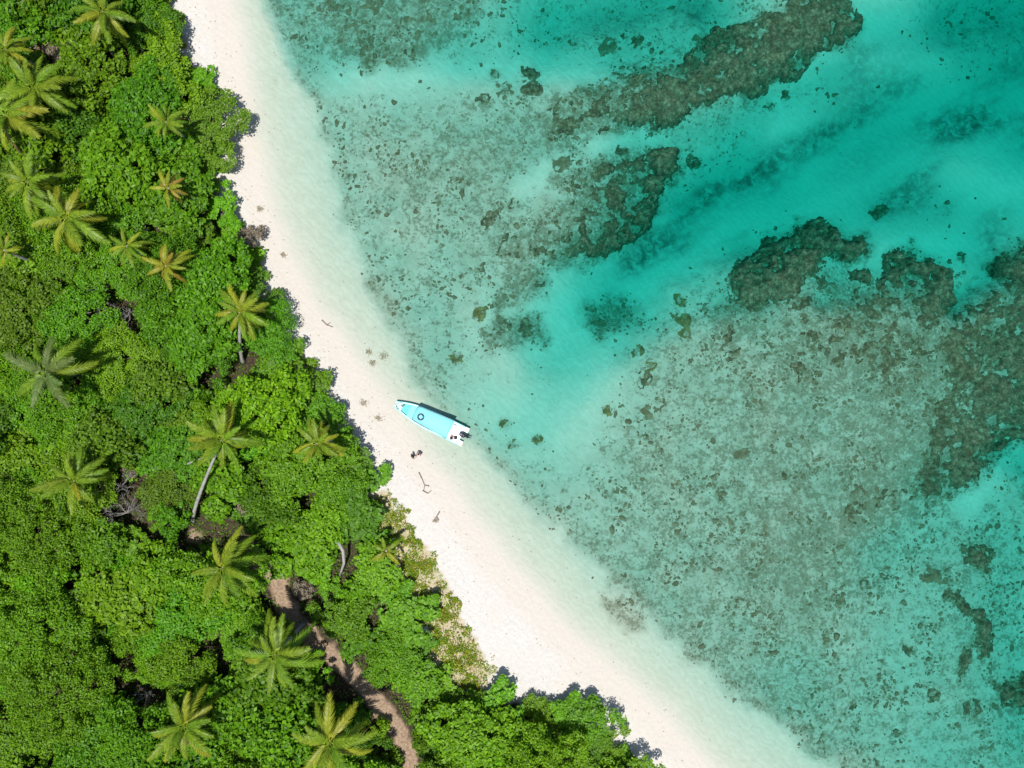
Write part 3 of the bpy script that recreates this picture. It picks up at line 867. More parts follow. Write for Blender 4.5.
GAPS = [(416, 452, 34, 30), (70, 560, 8, 16), (256, 470, 9, 14), (30, 455, 9, 13), (300, 515, 7, 12), (95, 640, 8, 14), (150, 345, 12, 8), (110, 130, 9, 9), (205, 225, 8, 10), (60, 735, 9, 12), (372, 620, 7, 12), (126, 505, 23, 36), (118, 470, 10, 16), (112, 310, 22, 20), (128, 672, 13, 18), (147, 692, 22, 14), (214, 664, 15, 18), (84, 283, 14, 10), (18, 592, 6, 14), (10, 672, 9, 14), (24, 700, 8, 12),
        (172, 548, 20, 12), (45, 42, 26, 17), (152, 232, 10, 14), (190, 374, 12, 10), (227, 388, 12, 9), (243, 350, 9, 18), (195, 495, 8, 26), (120, 48, 6, 14), (342, 561, 8, 22),
        (236, 502, 9, 8), (198, 535, 12, 10), (72, 100, 12, 9), (250, 232, 14, 18), (288, 606, 26, 26), (228, 530, 14, 14), (345, 690, 22, 18)]
TREES = []
_rng = random.Random(23)
_gx, _gy = np.meshgrid(np.arange(-60, 800, 3.0), np.arange(-60, 860, 3.0))
_fsd, _psd = poly_sd(_gx, _gy, FOREST), line_dist(_gx, _gy, PATH)


def region(px, py):
    """Which kinds and which greens grow where."""
    if px < 145 and py > 520: return (['broad', 'large', 'medium', 'small', 'shrub'], ['bright', 'mid', 'mid', 'bright'])
    if px < 230 and 270 < py < 400: return (['large', 'broad', 'medium', 'small', 'shrub'], ['yellow', 'yellow', 'olive', 'bright', 'mid'])
    if px < 130 and py < 200: return (['medium', 'large', 'small', 'shrub'], ['mid', 'deep', 'yellow', 'olive', 'mid'])
    if px > 420 and py > 660: return (['medium', 'large', 'small', 'shrub'], ['mid', 'bright', 'mid', 'deep'])
    return (['large', 'medium', 'medium', 'small', 'shrub'], ['mid', 'bright', 'mid', 'deep', 'bright', 'mid', 'yellow', 'olive'])


def try_tree(px, py, kn, slack):
    r = KINDS[kn][0] / S * 1.04
    if _fsd[int(py + 60) // 3, int(px + 60) // 3] < r * 1.0: return False
    if _psd[int(py + 60) // 3, int(px + 60) // 3] < r * 0.93 + 10: return False
    for gx, gy, ga, gb in GAPS:
        if ((px - gx) / (ga + r * 0.72)) ** 2 + ((py - gy) / (gb + r * 0.72)) ** 2 < 1: return False
    for qx, qy, qr, _k, _l in TREES:
        if math.hypot(px - qx, py - qy) < slack * (r + qr): return False
    TREES.append((px, py, r, kn, None))
    return True


for kn, tries, slack in (('broad', 260, 0.72), ('large', 900, 0.70), ('medium', 3000, 0.66), ('small', 4500, 0.66), ('shrub', 5200, 0.70)):
    for _ in range(tries):
        px, py = _rng.uniform(-34, 645), _rng.uniform(-30, 798)
        if kn not in region(px, py)[0]: continue
        if kn == 'broad' and not (px < 150 and (py > 520 or 270 < py < 400)): continue
        if len(TREES) < 292: try_tree(px, py, kn, slack)

for px, py, r, kn, _l in TREES:
    leaf = _rng.choice(region(px, py)[1])
    v = _rng.randrange(4 if kn != 'broad' else 3)
    hh = KINDS[kn][2]
    p = P(px, py, hh * 0.62 + 1.2)
    p.z = ground_z(p.x, p.y)
    root = empty('broadleaf_tree' if kn != 'shrub' else 'bush', p, _rng.uniform(0, 6.28))
    s = _rng.uniform(1.04, 1.20)
    root.scale = (s, s, s * (_rng.uniform(0.48, 1.0)) * (0.62 if _fsd[int(py + 60) // 3, int(px + 60) // 3] < 48 and px > 150 else 1.0))
    tag(root, place_label(px, py, kn, leaf), 'tree' if kn != 'shrub' else 'bush', 'broadleaf trees of the coastal forest' if kn != 'shrub' else 'bushes between the trees')
    link('trunk' if kn != 'shrub' else 'stem', PROTO[kn, v][1], root)
    link('crown' if kn != 'shrub' else 'foliage', crown_of(kn, v, leaf), root)
print('TREES', len(TREES), {k: sum(t[3] == k for t in TREES) for k in KINDS})

# dry grey bush at the edge of the beach and the two greyish ones of the thicket
for px, py, rr, lb in ((246, 235, 1.4, 'dry grey bush at the forest edge on the upper beach'), (130, 464, 1.25, 'pinkish grey leafless bush above the dead thicket'),
                       (158, 470, 0.9, 'small grey bush between the thicket and the leaning trunk'), (22, 103, 1.2, 'pale grey dry bush between the two palms of the top corner'), (58, 52, 1.3, 'grey dry bush at the rim of the brown clearing'), (206, 478, 0.8, 'little dry bush touching the long white palm trunk'),
                       (304, 590, 1.0, 'dry grey bush beside the upper dirt track'), (246, 505, 0.8, 'sandy grey bush between leaning palm and track palm'), (186, 690, 1.7, 'olive grey thin-leaved bush beside the dark hollow')):
    me, cs = crown_mesh('crown', rr, 0.8, 1.9, 14, 0.5, 0.2, 190, int(px))
    me.materials.append(LEAF['grey'] if px != 186 else LEAF['olive'])
    p = P(px, py, 2.5); p.z = ground_z(p.x, p.y)
    root = tag(empty('dry_bush', p), lb, 'bush')
    link('stem', trunk_mesh('stem', 1.2, 0.07, cs, int(px), DEADWOOD), root)
    link('foliage', me, root)


# ------------------------------------------------------------------ dead wood
def bare_branches(m, p, d, ln, rad, depth, rng):
    q = p + d * ln
    mid = p + d * ln * .5 + Vector((rng.uniform(-1, 1), rng.uniform(-1, 1), rng.uniform(-.5, .5))) * ln * .09
    m.tube([p, mid, q], [rad, rad * .85, rad * .65], 5, False)
    if depth == 0: return
    for _ in range(rng.choice((2, 3, 3))):
        e = (d + Vector((rng.uniform(-1, 1), rng.uniform(-1, 1), rng.uniform(-.35, .55))) * .95).normalized()
        bare_branches(m, p + d * ln * rng.uniform(.55, 1.0), e, ln * rng.uniform(.55, .8), rad * .6, depth - 1, rng)


for px, py, ln, dp, lb, sd in ((128, 512, 1.3, 5, 'leafless grey tree standing in the biggest dark hollow of the forest', 1), (122, 486, 1.2, 5, 'tangled leafless grey tree above the biggest dark hollow', 2),
                               (100, 306, 1.25, 4, 'bare pale branches in the dark gap inland of the orange-tinted palm', 3), (126, 322, 1.0, 4, 'smaller bare branches seaward in the upper dark gap', 4),
                               (150, 692, 0.8, 3, 'curly bare white branches in the dark hollow near the bottom', 5), (145, 236, 0.8, 3, 'bare twiggy tree in the small gap seaward of the star-shaped palm', 6),
                               (10, 200, 0.8, 3, 'pinkish bare thicket at the inland edge by the ragged palm', 7)):
    rng = random.Random(sd)
    p = P(px, py, 2.2); p.z = ground_z(p.x, p.y)
    root = tag(empty('dead_tree', p), lb, 'dead tree', 'leafless trees in the forest gaps')
    m = MB(); m.tube([(0, 0, -.2), (0.05, 0, 1.5)], [.15, .11], 7)
    m.obj('trunk', DEADWOOD, root, True)
    for _ in range(7):
        a = rng.uniform(0, 6.28)
        b = MB(); bare_branches(b, Vector((0.05, 0, 1.45)), Vector((math.cos(a), math.sin(a), rng.uniform(.25, .7))).normalized(), ln, .075, dp - 1, rng)
        b.obj('branch', DEADWOOD, root, True)

for pts, rad, lb, nm, cat in (
        ([(338, 542, 4.2), (343, 551, 4.1), (344, 563, 3.6), (340, 575, 2.4)], .22, 'short bent white log lying in a gap between the trees', 'fallen_log', 'log'),
        ([(179, 467, 4.2), (197, 460, 5.4), (216, 454, 6.6)], .13, 'thin bare pole slanting across the long white palm trunk', 'leaning_trunk', 'dead trunk'),
        ([(30, 45, 1.4), (36, 70, 2.2)], .12, 'thin bare trunk at the brown clearing in the top corner', 'leaning_trunk', 'dead trunk')):
    m = MB(); m.tube([P(*q) for q in pts], [rad * (1 - .12 * i) for i in range(len(pts))], 9)
    tag(m.obj(nm, PALMBARK, None, True), lb, cat)


# ------------------------------------------------------------------ low growth nobody could count
def scatter_leaves(name, n, box, keep, mats, leaf, hmax, label, seed):
    rng = np.random.default_rng(seed)
    px = rng.uniform(box[0], box[1], n); py = rng.uniform(box[2], box[3], n)
    k = keep(px, py)
    px, py = px[k], py[k]
    x, y = (px - 512) * S, (384 - py) * S
    z, *_ = surf(x, y)
    hh = hmax * np.clip(0.45 + fbm(x, y, 1.4, 3, seed) * 0.8, 0.05, 1) * rng.uniform(0.2, 1, len(x))
    pts = np.stack([x, y, z + hh], 1)
    nr = rng.normal(size=(len(x), 3)) * 0.6 + np.array([0, 0, 0.8])
    V, F = leaf_cloud(pts, nr, leaf, leaf * 0.45, rng)
    me = mesh_np(name, V, F)
    for q in mats: me.materials.append(q)
    me.polygons.foreach_set('material_index', rng.integers(0, len(mats), len(F)).astype(np.int32))
    tag(link(name, me), label, kind='stuff')


scatter_leaves('undergrowth', 90000, (-35, 660, -30, 800), lambda a, b: (poly_sd(a, b, FOREST) > 12) & (line_dist(a, b, PATH) > 11 + 6 * fbm(a * S, b * S, 1.5, 3, 14.0)) & (fbm(a * S, b * S, 3.0, 3, 33.0) > -0.6) & (np.hypot(a - 45, b - 42) > 14),
               [LEAF['deep'], LEAF['mid'], LEAF['olive']], 0.34, 0.9, 'low undergrowth on the forest floor', 5)
for nm_, vg_, n_, bx_, lb_ in ((1, VERGE, 90000, (362, 506, 484, 698), 'dry yellow-green grass on the verge of the beach'), (2, VERGE2, 14000, (130, 196, 4, 58), 'yellow-green grass where the forest meets the top of the beach')):
    scatter_leaves('beach_grass', n_, bx_, lambda a, b: ((poly_sd(a, b, vg_) + fbm(a * S, b * S, 1.0, 4, 18.0) * 9) > 1) & (fbm(a * S, b * S, 0.9, 4, 44.0) + RNG.normal(0, 0.5, np.shape(a)) > 0.1),
                   [LEAF['yellow'], LEAF['olive'], PALM['yellow'], PALM['gold'], PALM['yellow'], LEAF['yellow']], 0.30, 0.35, lb_, 6)

def outer_forest():
    """The wood that goes on beyond the edge of the photo: a lumpy roof of leaves over the same floor."""
    rng = np.random.default_rng(91)
    n = 150000
    px, py = rng.uniform(-440, 760, n), rng.uniform(-420, 1190, n)
    k = ((px < -30) | (py < -28) | (py > 796)) & (poly_sd(px, py, FOREST) > 14 + 10 * rng.random(n))
    px, py = px[k], py[k]
    x, y = (px - 512) * S, (384 - py) * S
    roof = 3.4 + fbm(x, y, 7.0, 3, 81.0) * 1.1 + np.abs(fbm(x, y, 2.6, 3, 83.0)) * -1.7 + rng.uniform(-0.5, 0.15, len(x))
    V, F = leaf_cloud(np.stack([x, y, roof], 1), rng.normal(size=(len(x), 3)) * 0.5 + np.array([0, 0, 0.9]), 0.75, 0.5, rng)
    me = mesh_np('forest', V, F)
    for q in ('mid', 'bright', 'deep', 'yellow'): me.materials.append(LEAF[q])
    t = np.clip((fbm(x, y, 9.0, 2, 87.0) + 1) * 2, 0, 3.99).astype(np.int32)
    me.polygons.foreach_set('material_index', t)
    tag(link('forest', me), 'unbroken green forest going on beyond the coconut palms', kind='stuff')


outer_forest()

# ------------------------------------------------------------------ coral
def coral_mat(name, a, b_, c_):
    m = bpy.data.materials.new(name); m.use_nodes = True
    t = m.node_tree; N = t.nodes; L = t.links
    b = N['Principled BSDF']; b.inputs['Roughness'].default_value = 0.9; b.inputs['Specular IOR Level'].default_value = 0.1
    tc = N.new('ShaderNodeTexCoord')
    n1 = N.new('ShaderNodeTexNoise'); n1.inputs['Scale'].default_value = 1.7; n1.inputs['Detail'].default_value = 9; n1.inputs['Roughness'].default_value = 0.8
    n2 = N.new('ShaderNodeTexNoise'); n2.inputs['Scale'].default_value = 0.5; n2.inputs['Detail'].default_value = 4
    L.new(tc.outputs['Object'], n1.inputs['Vector']); L.new(tc.outputs['Object'], n2.inputs['Vector'])
    r = N.new('ShaderNodeValToRGB'); e = r.color_ramp.elements
    e[0].position = 0.38; e[0].color = (*a, 1); e[1].position = 0.66; e[1].color = (*c_, 1)
    k = e.new(0.52); k.color = (*b_, 1)
    L.new(n1.outputs['Fac'], r.inputs[0])
    mx = N.new('ShaderNodeMix'); mx.data_type = 'RGBA'; mx.blend_type = 'MULTIPLY'; mx.inputs['Factor'].default_value = 0.5
    L.new(r.outputs[0], mx.inputs['A'])
    r2 = N.new('ShaderNodeValToRGB'); r2.color_ramp.elements[0].position = 0.3; r2.color_ramp.elements[0].color = (0.5, 0.45, 0.4, 1); r2.color_ramp.elements[1].position = 0.7
    L.new(n2.outputs['Fac'], r2.inputs[0]); L.new(r2.outputs[0], mx.inputs['B'])
    L.new(mx.outputs['Result'], b.inputs['Base Color'])
    bp = N.new('ShaderNodeBump'); bp.inputs['Strength'].default_value = 0.7; bp.inputs['Distance'].default_value = 0.15
    L.new(n1.outputs['Fac'], bp.inputs['Height']); L.new(bp.outputs[0], b.inputs['Normal'])
    return m


CORAL = coral_mat('brown_coral', (0.045, 0.040, 0.023), (0.125, 0.110, 0.064), (0.30, 0.272, 0.175))
RUBBLEM = coral_mat('dead_coral_rubble', (0.110, 0.092, 0.052), (0.165, 0.138, 0.082), (0.25, 0.215, 0.14))
CORAL_OLIVE = coral_mat('olive_coral', (0.075, 0.062, 0.026), (0.170, 0.145, 0.060), (0.27, 0.235, 0.115))


def reef(polys, label, cover=1.0, top=0.72, wob=2.2, seed=1, material=None, group='coral reef patches in the lagoon', height=None, rimmed=False, grow=0.0, name='coral_reef', cat='coral reef', rough=0.75, pad=30, soft=0.75):
    """A raised, lumpy reef with an uneven outline and sandy holes, standing on the sea floor."""
    allp = np.array([p for q in polys for p in q], float)
    x0, x1 = (allp[:, 0].min() - pad - 512) * S, (allp[:, 0].max() + pad - 512) * S
    y0, y1 = (384 - allp[:, 1].max() - pad) * S, (384 - allp[:, 1].min() + pad) * S
    X, Y = np.meshgrid(np.arange(x0, x1, 0.18), np.arange(y0, y1, 0.18))
    Z, *_ , px, py = surf(X, Y)
    f = np.max([poly_sd(px, py, q) for q in polys], 0) * S
    f = f + grow
    inner = f.copy()
    f = f + fbm(X, Y, 1.1, 5, seed * 1.9, 0.75) * rough
    f = f + fbm(X, Y, wob * 1.4, 5, seed * 3.1, 0.68) * wob * 0.62
    if cover < 1:
        hole = fbm(X, Y, 2.2, 5, seed * 5.7, 0.65) * 0.55 + fbm(X, Y, 0.8, 4, seed * 2.3, 0.6) * 0.5 + 0.5       # about 0..1
        keep = cover + (0.35 * np.exp(-(inner / 1.0) ** 2) if rimmed else 0)
        f = np.minimum(f, (keep - hole + 0.14 * sstep(0.8, 3.5, inner) * (cover > 0.7)) * 2.6)
    k = sstep(0.0, soft, f)
    lump = np.abs(fbm(X, Y, 1.5, 4, seed * 7.7, 0.6))
    hgt = np.clip(-Z - top, 0.22, 2.2) if height is None else np.full_like(Z, height)
    hgt = hgt * (0.62 + 0.38 * sstep(0.2, 2.6, f))
    z = Z - 0.06 + k * hgt * (1 - 0.38 * lump) + k * np.abs(fbm(X, Y, 0.75, 2, seed)) * -0.26
    ok = f > 0
    q = ok[:-1, :-1] | ok[:-1, 1:] | ok[1:, 1:] | ok[1:, :-1]
    ny, nx = X.shape
    idx = np.arange(nx * ny).reshape(ny, nx)
    F = np.stack([idx[:-1, :-1], idx[:-1, 1:], idx[1:, 1:], idx[1:, :-1]], -1)[q]
    used, inv = np.unique(F, return_inverse=True)
    V = np.stack([X, Y, z], -1).reshape(-1, 3)[used]
    c = V.mean(0); c[2] = V[:, 2].min()
    o = link(name, mesh_np(name, V - c, inv.reshape(-1, 4), material or CORAL, True), loc=c)
    return tag(o, label, cat, group)


for _polys, _label, _kw in REEFS:
    _kw = dict(_kw); _m = _kw.pop('mat', 'CORAL')
    reef(_polys, _label, material={'CORAL': CORAL, 'RUBBLE': RUBBLEM}[_m], **_kw)

for i, (px, py, r, ol, lb) in enumerate(HEADS):
    a = np.linspace(0, 2 * np.pi, 14, endpoint=False)
    rr = r * (1 + 0.22 * np.sin(2 * a + i) + 0.12 * np.sin(3 * a + 2.3 * i)) * (0.95 if ol else 1.0)
    reef([np.stack([px + rr * np.cos(a), py + rr * np.sin(a)], 1)], lb, cover=1.0, wob=0.35, grow=0.22, soft=0.3, seed=40 + i, height=0.22 + 0.05 * (i % 4), name='coral_mound', cat='coral head',
         material=CORAL_OLIVE if ol else (CORAL, RUBBLEM, CORAL)[i % 3], group='separate coral heads on the lagoon floor', rough=0.22, pad=10)

# loose lumps of coral all over the flats
def coral_rubble():
    rng = np.random.default_rng(77)
    n = 130000
    X, Y, A = G['ax'], G['ay'], G['A']['rubble']
    x = rng.uniform(-28, 63, n); y = rng.uniform(-48, 48, n)
    ix = np.clip(np.searchsorted(X, x), 0, len(X) - 1); iy = np.clip(np.searchsorted(Y, y), 0, len(Y) - 1)
    d = A[iy, ix]
    clump = np.clip(0.45 + fbm(x, y, 2.4, 5, 51.0, 0.65) * 1.3, 0, 1)
    k = rng.random(n) < np.clip(d, 0, 1) ** 1.6 * clump ** 3 * 0.6
    x, y, d = x[k], y[k], d[k]
    z, sd, *_ = surf(x, y)
    ok = sd > 55
    x, y, z, d = x[ok], y[ok], z[ok], d[ok]
    s = rng.gamma(1.5, 0.042, len(x)) + 0.055
    s = np.minimum(s, 0.36)
    a = np.linspace(0, 2 * np.pi, 6, endpoint=False)
    ring = lambda rr, zz: np.stack([np.cos(a) * rr, np.sin(a) * rr, np.full(6, zz)], 1)
    base = np.concatenate([ring(1.0, -0.15), ring(0.8, 0.45), ring(0.32, 0.75)])
    F0 = [(i + 6 * j, (i + 1) % 6 + 6 * j, (i + 1) % 6 + 6 * (j + 1), i + 6 * (j + 1)) for j in range(2) for i in range(6)] + [(12, 13, 14, 15), (12, 15, 16, 17)]
    V = base[None] * (s[:, None, None] * rng.uniform(0.5, 1.5, (len(x), 18, 1)))
    th = rng.uniform(0, 6.28, len(x)); st = rng.uniform(1.0, 1.8, len(x))
    vx = V[..., 0] * st[:, None]; vy = V[..., 1]
    V[..., 0] = vx * np.cos(th)[:, None] - vy * np.sin(th)[:, None] + x[:, None]
    V[..., 1] = vx * np.sin(th)[:, None] + vy * np.cos(th)[:, None] + y[:, None]
    V[..., 2] = V[..., 2] * 0.38 + z[:, None]
    F = (np.array(F0)[None] + (np.arange(len(x)) * 18)[:, None, None]).reshape(-1, 4)
    tag(link('coral_rubble', mesh_np('coral_rubble', V.reshape(-1, 3), F, RUBBLEM, True)), 'loose coral rubble strewn over the shallow flats', kind='stuff')
    print('RUBBLE', len(x))


coral_rubble()

# ------------------------------------------------------------------ on the beach: drift wood and weed
for pts, lb in (([(419, 472), (422, 478), (425, 485), (424, 490)], 'thin grey driftwood branch on white sand below the bathers'), ([(423, 490), (428, 493)], 'short dark driftwood stick touching the end of a longer branch'),
                ([(440, 511), (437, 516), (433, 521)], 'crooked driftwood piece lying lower on the sand'), ([(322, 320), (327, 325), (333, 327)], 'weathered stick on the upper beach sand')):
    m = MB()
    q = [P(px, py, 0) for px, py in pts]
    q = [Vector((p.x, p.y, ground_z(p.x, p.y) + 0.07)) for p in q]
    m.tube(q, [0.075 * (1 - .15 * i) for i in range(len(q))], 7)
    d = (q[-1] - q[0]).normalized(); nrm = Vector((-d.y, d.x, 0.15))
    m.tube([q[len(q) // 2], q[len(q) // 2] + nrm * .5 + d * .2], [.06, .03], 5)
    tag(m.obj('driftwood', DRIFT, None, True), lb, 'driftwood')
WEEDM = mat('dry_sea_weed', (0.27, 0.235, 0.165), 0.95, 0.1, var=0.4, vscale=9)
for i, (px, py, r, lb) in enumerate(((363, 403, 4, 'small dark clump of dry weed nearest the forest, inland of the bow'), (378, 418, 4.5, 'grey weed clump on the sand between bow and forest'), (260, 209, 3, 'small weed clump high on the upper beach'),
                                     (283, 255, 2.6, 'tiny dark weed clump at the upper waterline'), (368, 352, 3.5, 'dark weed clump in the shallows above the bow'), (383, 356, 4.5, 'olive weed clump beside the darker one above the bow'), (372, 363, 3.5, 'lowest weed clump of three above the bow'),
                                     (436, 520, 2.5, 'dark weed tuft beside the crooked driftwood'))):
    x, y = (px - 512) * S, (384 - py) * S
    rng = np.random.default_rng(i)
    n = 120
    p = rng.normal(size=(n, 3)) * np.array([r * S * .5, r * S * .42, 0.03]); p[:, 2] = np.abs(p[:, 2])
    V, F = leaf_cloud(p, rng.normal(size=(n, 3)) * .4 + np.array([0, 0, 1]), 0.24, 0.07, rng)
    tag(link('seaweed_clump', mesh_np('seaweed_clump', V, F, WEEDM), loc=(x, y, ground_z(x, y) + 0.02)), lb, 'seaweed')

def beach_litter():
    rng = np.random.default_rng(5)
    n = 8000
    px = rng.uniform(170, 720, n); py = rng.uniform(0, 768, n)
    x, y = (px - 512) * S, (384 - py) * S
    z, sd, *_ = surf(x, y)
    fs = poly_sd(px, py, FOREST)
    near = np.exp(-np.maximum(-fs - 4, 0) / 14.0) * 0.55 + np.exp(-((sd + 22 + fbm(x, y, 7.0, 3, 71.0) * 10) / 2.6) ** 2) * 0.35 + 0.05
    k = (sd < 40) & (fs < 2) & (rng.random(n) < near)
    p = np.stack([x, y, z + 0.03], 1)[k]
    V, F = leaf_cloud(p, rng.normal(size=p.shape) * .3 + np.array([0, 0, 1]), 0.21, 0.11, rng)
    tag(link('leaf_litter', mesh_np('leaf_litter', V, F, DRIFT)), 'scattered leaf litter and twigs on the white sand', kind='stuff')


beach_litter()

# ------------------------------------------------------------------ the boat
AQUA = mat('aqua_paint', (0.24, 0.60, 0.63), 0.35, 0.5, var=0.04, vscale=1.5)
CANVAS = mat('cyan_canopy', (0.20, 0.64, 0.69), 0.55, 0.3, var=0.05, vscale=1.2)
TEAL = mat('teal_deck_paint', (0.06, 0.50, 0.47), 0.5, 0.4, var=0.08, vscale=2)
WHITE = mat('white_gelcoat', (0.60, 0.60, 0.61), 0.35, 0.5, var=0.05, vscale=2)
DARK = mat('black_plastic', (0.022, 0.024, 0.032), 0.35, 0.5)
STEEL = mat('tarnished_rail', (0.20, 0.24, 0.26), 0.4, 0.5, metal=0.3)
NAVY = mat('navy_ring', (0.02, 0.05, 0.09), 0.5, 0.3)
RED = mat('red_plastic', (0.5, 0.03, 0.03), 0.4, 0.5)
GREYG = mat('grey_rope', (0.25, 0.26, 0.30), 0.8, 0.2)

stern = P(461.5, 435.6, 0.3); bow = P(395.2, 403.6, 0.6)
ang = math.atan2(bow.y - stern.y, bow.x - stern.x)
LB = (Vector((bow.x, bow.y)) - Vector((stern.x, stern.y))).length
boat = empty('motor_boat', (stern.x, stern.y, 0.0), ang)
tag(boat, 'long pale blue tour boat with a cyan canopy, bow nosed onto the beach', 'boat')


def half(u):                                  # half beam along the hull, u = 0 stern .. 1 bow
    return 1.22 * (1 - 0.06 * (1 - u)) * (1 - max(0, (u - 0.38) / 0.64) ** 2.3 * 0.82)


def sheer(u): return 0.52 + 0.34 * u ** 2.2


hull = MB()
NS = 28
prof = []
for i in range(NS + 1):
    u = i / NS
    x = LB * u; w = half(u); zt = sheer(u); keel = -0.30 + 0.55 * max(0, (u - 0.72) / 0.28) ** 2
    fl = 0.16 if u < 0.85 else 0.30
    iw = max(w - 0.13, 0.02)
    prof.append([(x, 0, keel), (x, w * 0.72, keel + 0.16), (x, w * 0.93, 0.18 + 0.25 * u), (x, w, zt), (x, iw, zt), (x, iw * 0.97, fl), (x, 0, fl),
                 (x, -iw * 0.97, fl), (x, -iw, zt), (x, -w, zt), (x, -w * 0.93, 0.18 + 0.25 * u), (x, -w * 0.72, keel + 0.16)])
v = [p for r in prof for p in r]; f = []
for i in range(NS):
    for k in range(12):
        f.append((i * 12 + k, (i + 1) * 12 + k, (i + 1) * 12 + (k + 1) % 12, i * 12 + (k + 1) % 12))
f.append(tuple(range(12))); f.append(tuple(range(NS * 12, NS * 12 + 12))[::-1])
hull.add(v, f)
hull.obj('hull', AQUA, boat, False)
for s in (1, -1):
    g = MB(); g.tube([(LB * i / 24, s * (half(i / 24) + 0.01), sheer(i / 24) - 0.02) for i in range(25)], 0.055, 8)
    g.obj('rub_rail', AQUA, boat, True)


def deck(u0, u1, z, inset, n=10, thick=0.05):
    m = MB(); vv = []; ff = []
    for i in range(n + 1):
        u = u0 + (u1 - u0) * i / n; w = max(half(u) - inset, 0.02)
        zz = z(u)
        vv += [(LB * u, -w, zz), (LB * u, w, zz), (LB * u, w, zz - thick), (LB * u, -w, zz - thick)]
    for i in range(n):
        for k in range(4):
            ff.append((i * 4 + k, i * 4 + (k + 1) % 4, (i + 1) * 4 + (k + 1) % 4, (i + 1) * 4 + k))
    ff += [(3, 2, 1, 0), (n * 4, n * 4 + 1, n * 4 + 2, n * 4 + 3)]
    return m.add(vv, ff)


deck(0.895, 0.99, lambda u: sheer(u) - 0.03, 0.10).obj('foredeck', AQUA, boat)
deck(0.795, 0.892, lambda u: 0.36, 0.17).obj('bow_well', TEAL, boat)
deck(0.70, 0.79, lambda u: 0.56, 0.16).obj('forward_bench', CANVAS, boat)
deck(0.004, 0.235, lambda u: 0.40, 0.16).obj('stern_deck', WHITE, boat)
m = MB()
for s in (1, -1): m.tube([(LB * 0.905, s * (half(.905) - .1), sheer(.9) + .02), (LB * 0.945, s * (half(.945) - .08), sheer(.94) + .22), (LB * 0.985, 0.0, sheer(1) + .26)], .022, 6)
m.obj('bow_rail', STEEL, boat, True)
for u, lb in ((0.33, 0), (0.45, 0), (0.57, 0)):
    b = MB(); w = half(u) - .2
    b.box(LB * u - .2, LB * u + .2, -w, w, .45, .52); b.box(LB * u - .15, LB * u + .15, -w, w, .17, .449)
    b.obj('bench', WHITE, boat, bevel=.02)
# canopy: a slightly crowned roof on posts, a little off to one side as in the photo
C0, C1, ZC = 0.165, 0.685, 1.62
m = MB(); vv = []; ff = []
nx_, ny_ = 14, 10
for lay_ in (0, 1):
    for i in range(nx_ + 1):
        t = i / nx_; u = C0 + (C1 - C0) * t
        w = 1.14 - 0.28 * t
        for k in range(ny_ + 1):
            q = k / ny_ * 2 - 1
            vv.append((LB * u + (0.10 * (1 - q * q) if i == nx_ else 0), w * q - 0.18, ZC + 0.13 * (1 - q * q) + 0.05 * math.sin(t * math.pi) - 0.045 * lay_ + 0.012 * math.sin(t * 31) * (1 - q * q)))
st = (nx_ + 1) * (ny_ + 1)
for i in range(nx_):
    for k in range(ny_):
        a = i * (ny_ + 1) + k
        ff.append((a, a + ny_ + 1, a + ny_ + 2, a + 1)); ff.append((a + st, a + 1 + st, a + ny_ + 2 + st, a + ny_ + 1 + st))
for i in range(nx_):
    for k in (0, ny_):
        a = i * (ny_ + 1) + k; b_ = a + ny_ + 1
        ff.append((a, b_, b_ + st, a + st) if k else (b_, a, a + st, b_ + st))
for k in range(ny_):
    for i in (0, nx_):
        a = i * (ny_ + 1) + k
        ff.append((a, a + 1, a + 1 + st, a + st) if not i else (a + 1, a, a + st, a + 1 + st))
m.add(vv, ff)
can = m.obj('canopy', CANVAS, boat, True)
for s in (1, -1):
    r = MB(); r.tube([(LB * (C0 + (C1 - C0) * t), s * (1.16 - .28 * t) - 0.18, ZC - 0.02) for t in np.linspace(-0.01, 1.01, 9)], .04, 7)
    r.obj('edge_rail', STEEL, can, True)
r = MB(); r.tube([(LB * C1 + .02 + .1 * (1 - q * q), q * .88 - .18, ZC - .02 + .1 * (1 - q * q)) for q in np.linspace(-1, 1, 9)], .04, 7)
r.obj('edge_rail', STEEL, can, True)
for u in (0.22, 0.44, 0.66):
    for s in (1, -1):
        t = (u - C0) / (C1 - C0)
        q = MB(); q.tube([(LB * u, s * (half(u) - .07), sheer(u)), (LB * u, s * (1.10 - .28 * t) - 0.18, ZC)], .03, 7)
        q.obj('canopy_post', STEEL, boat, True)
m = MB()   # wind screen under the front of the canopy
m.add([(LB * .70, -.86, .95), (LB * .70, .86, .95), (LB * .683, .76, ZC - .05), (LB * .683, -.92, ZC - .05), (LB * .703, -.86, .95), (LB * .703, .86, .95), (LB * .686, .76, ZC - .05), (LB * .686, -.92, ZC - .05)],
      [(0, 1, 2, 3), (7, 6, 5, 4), (0, 4, 5, 1), (1, 5, 6, 2), (2, 6, 7, 3), (3, 7, 4, 0)])
m.obj('windscreen', AQUA, boat)
for s in (1, -1):   # swim platforms either side of the motor well
    m = MB(); m.box(-.55, -.004, s * .55 if s > 0 else -1.2, 1.2 if s > 0 else -.55, .14, .32)
    m.obj('swim_platform', WHITE, boat, bevel=.06)


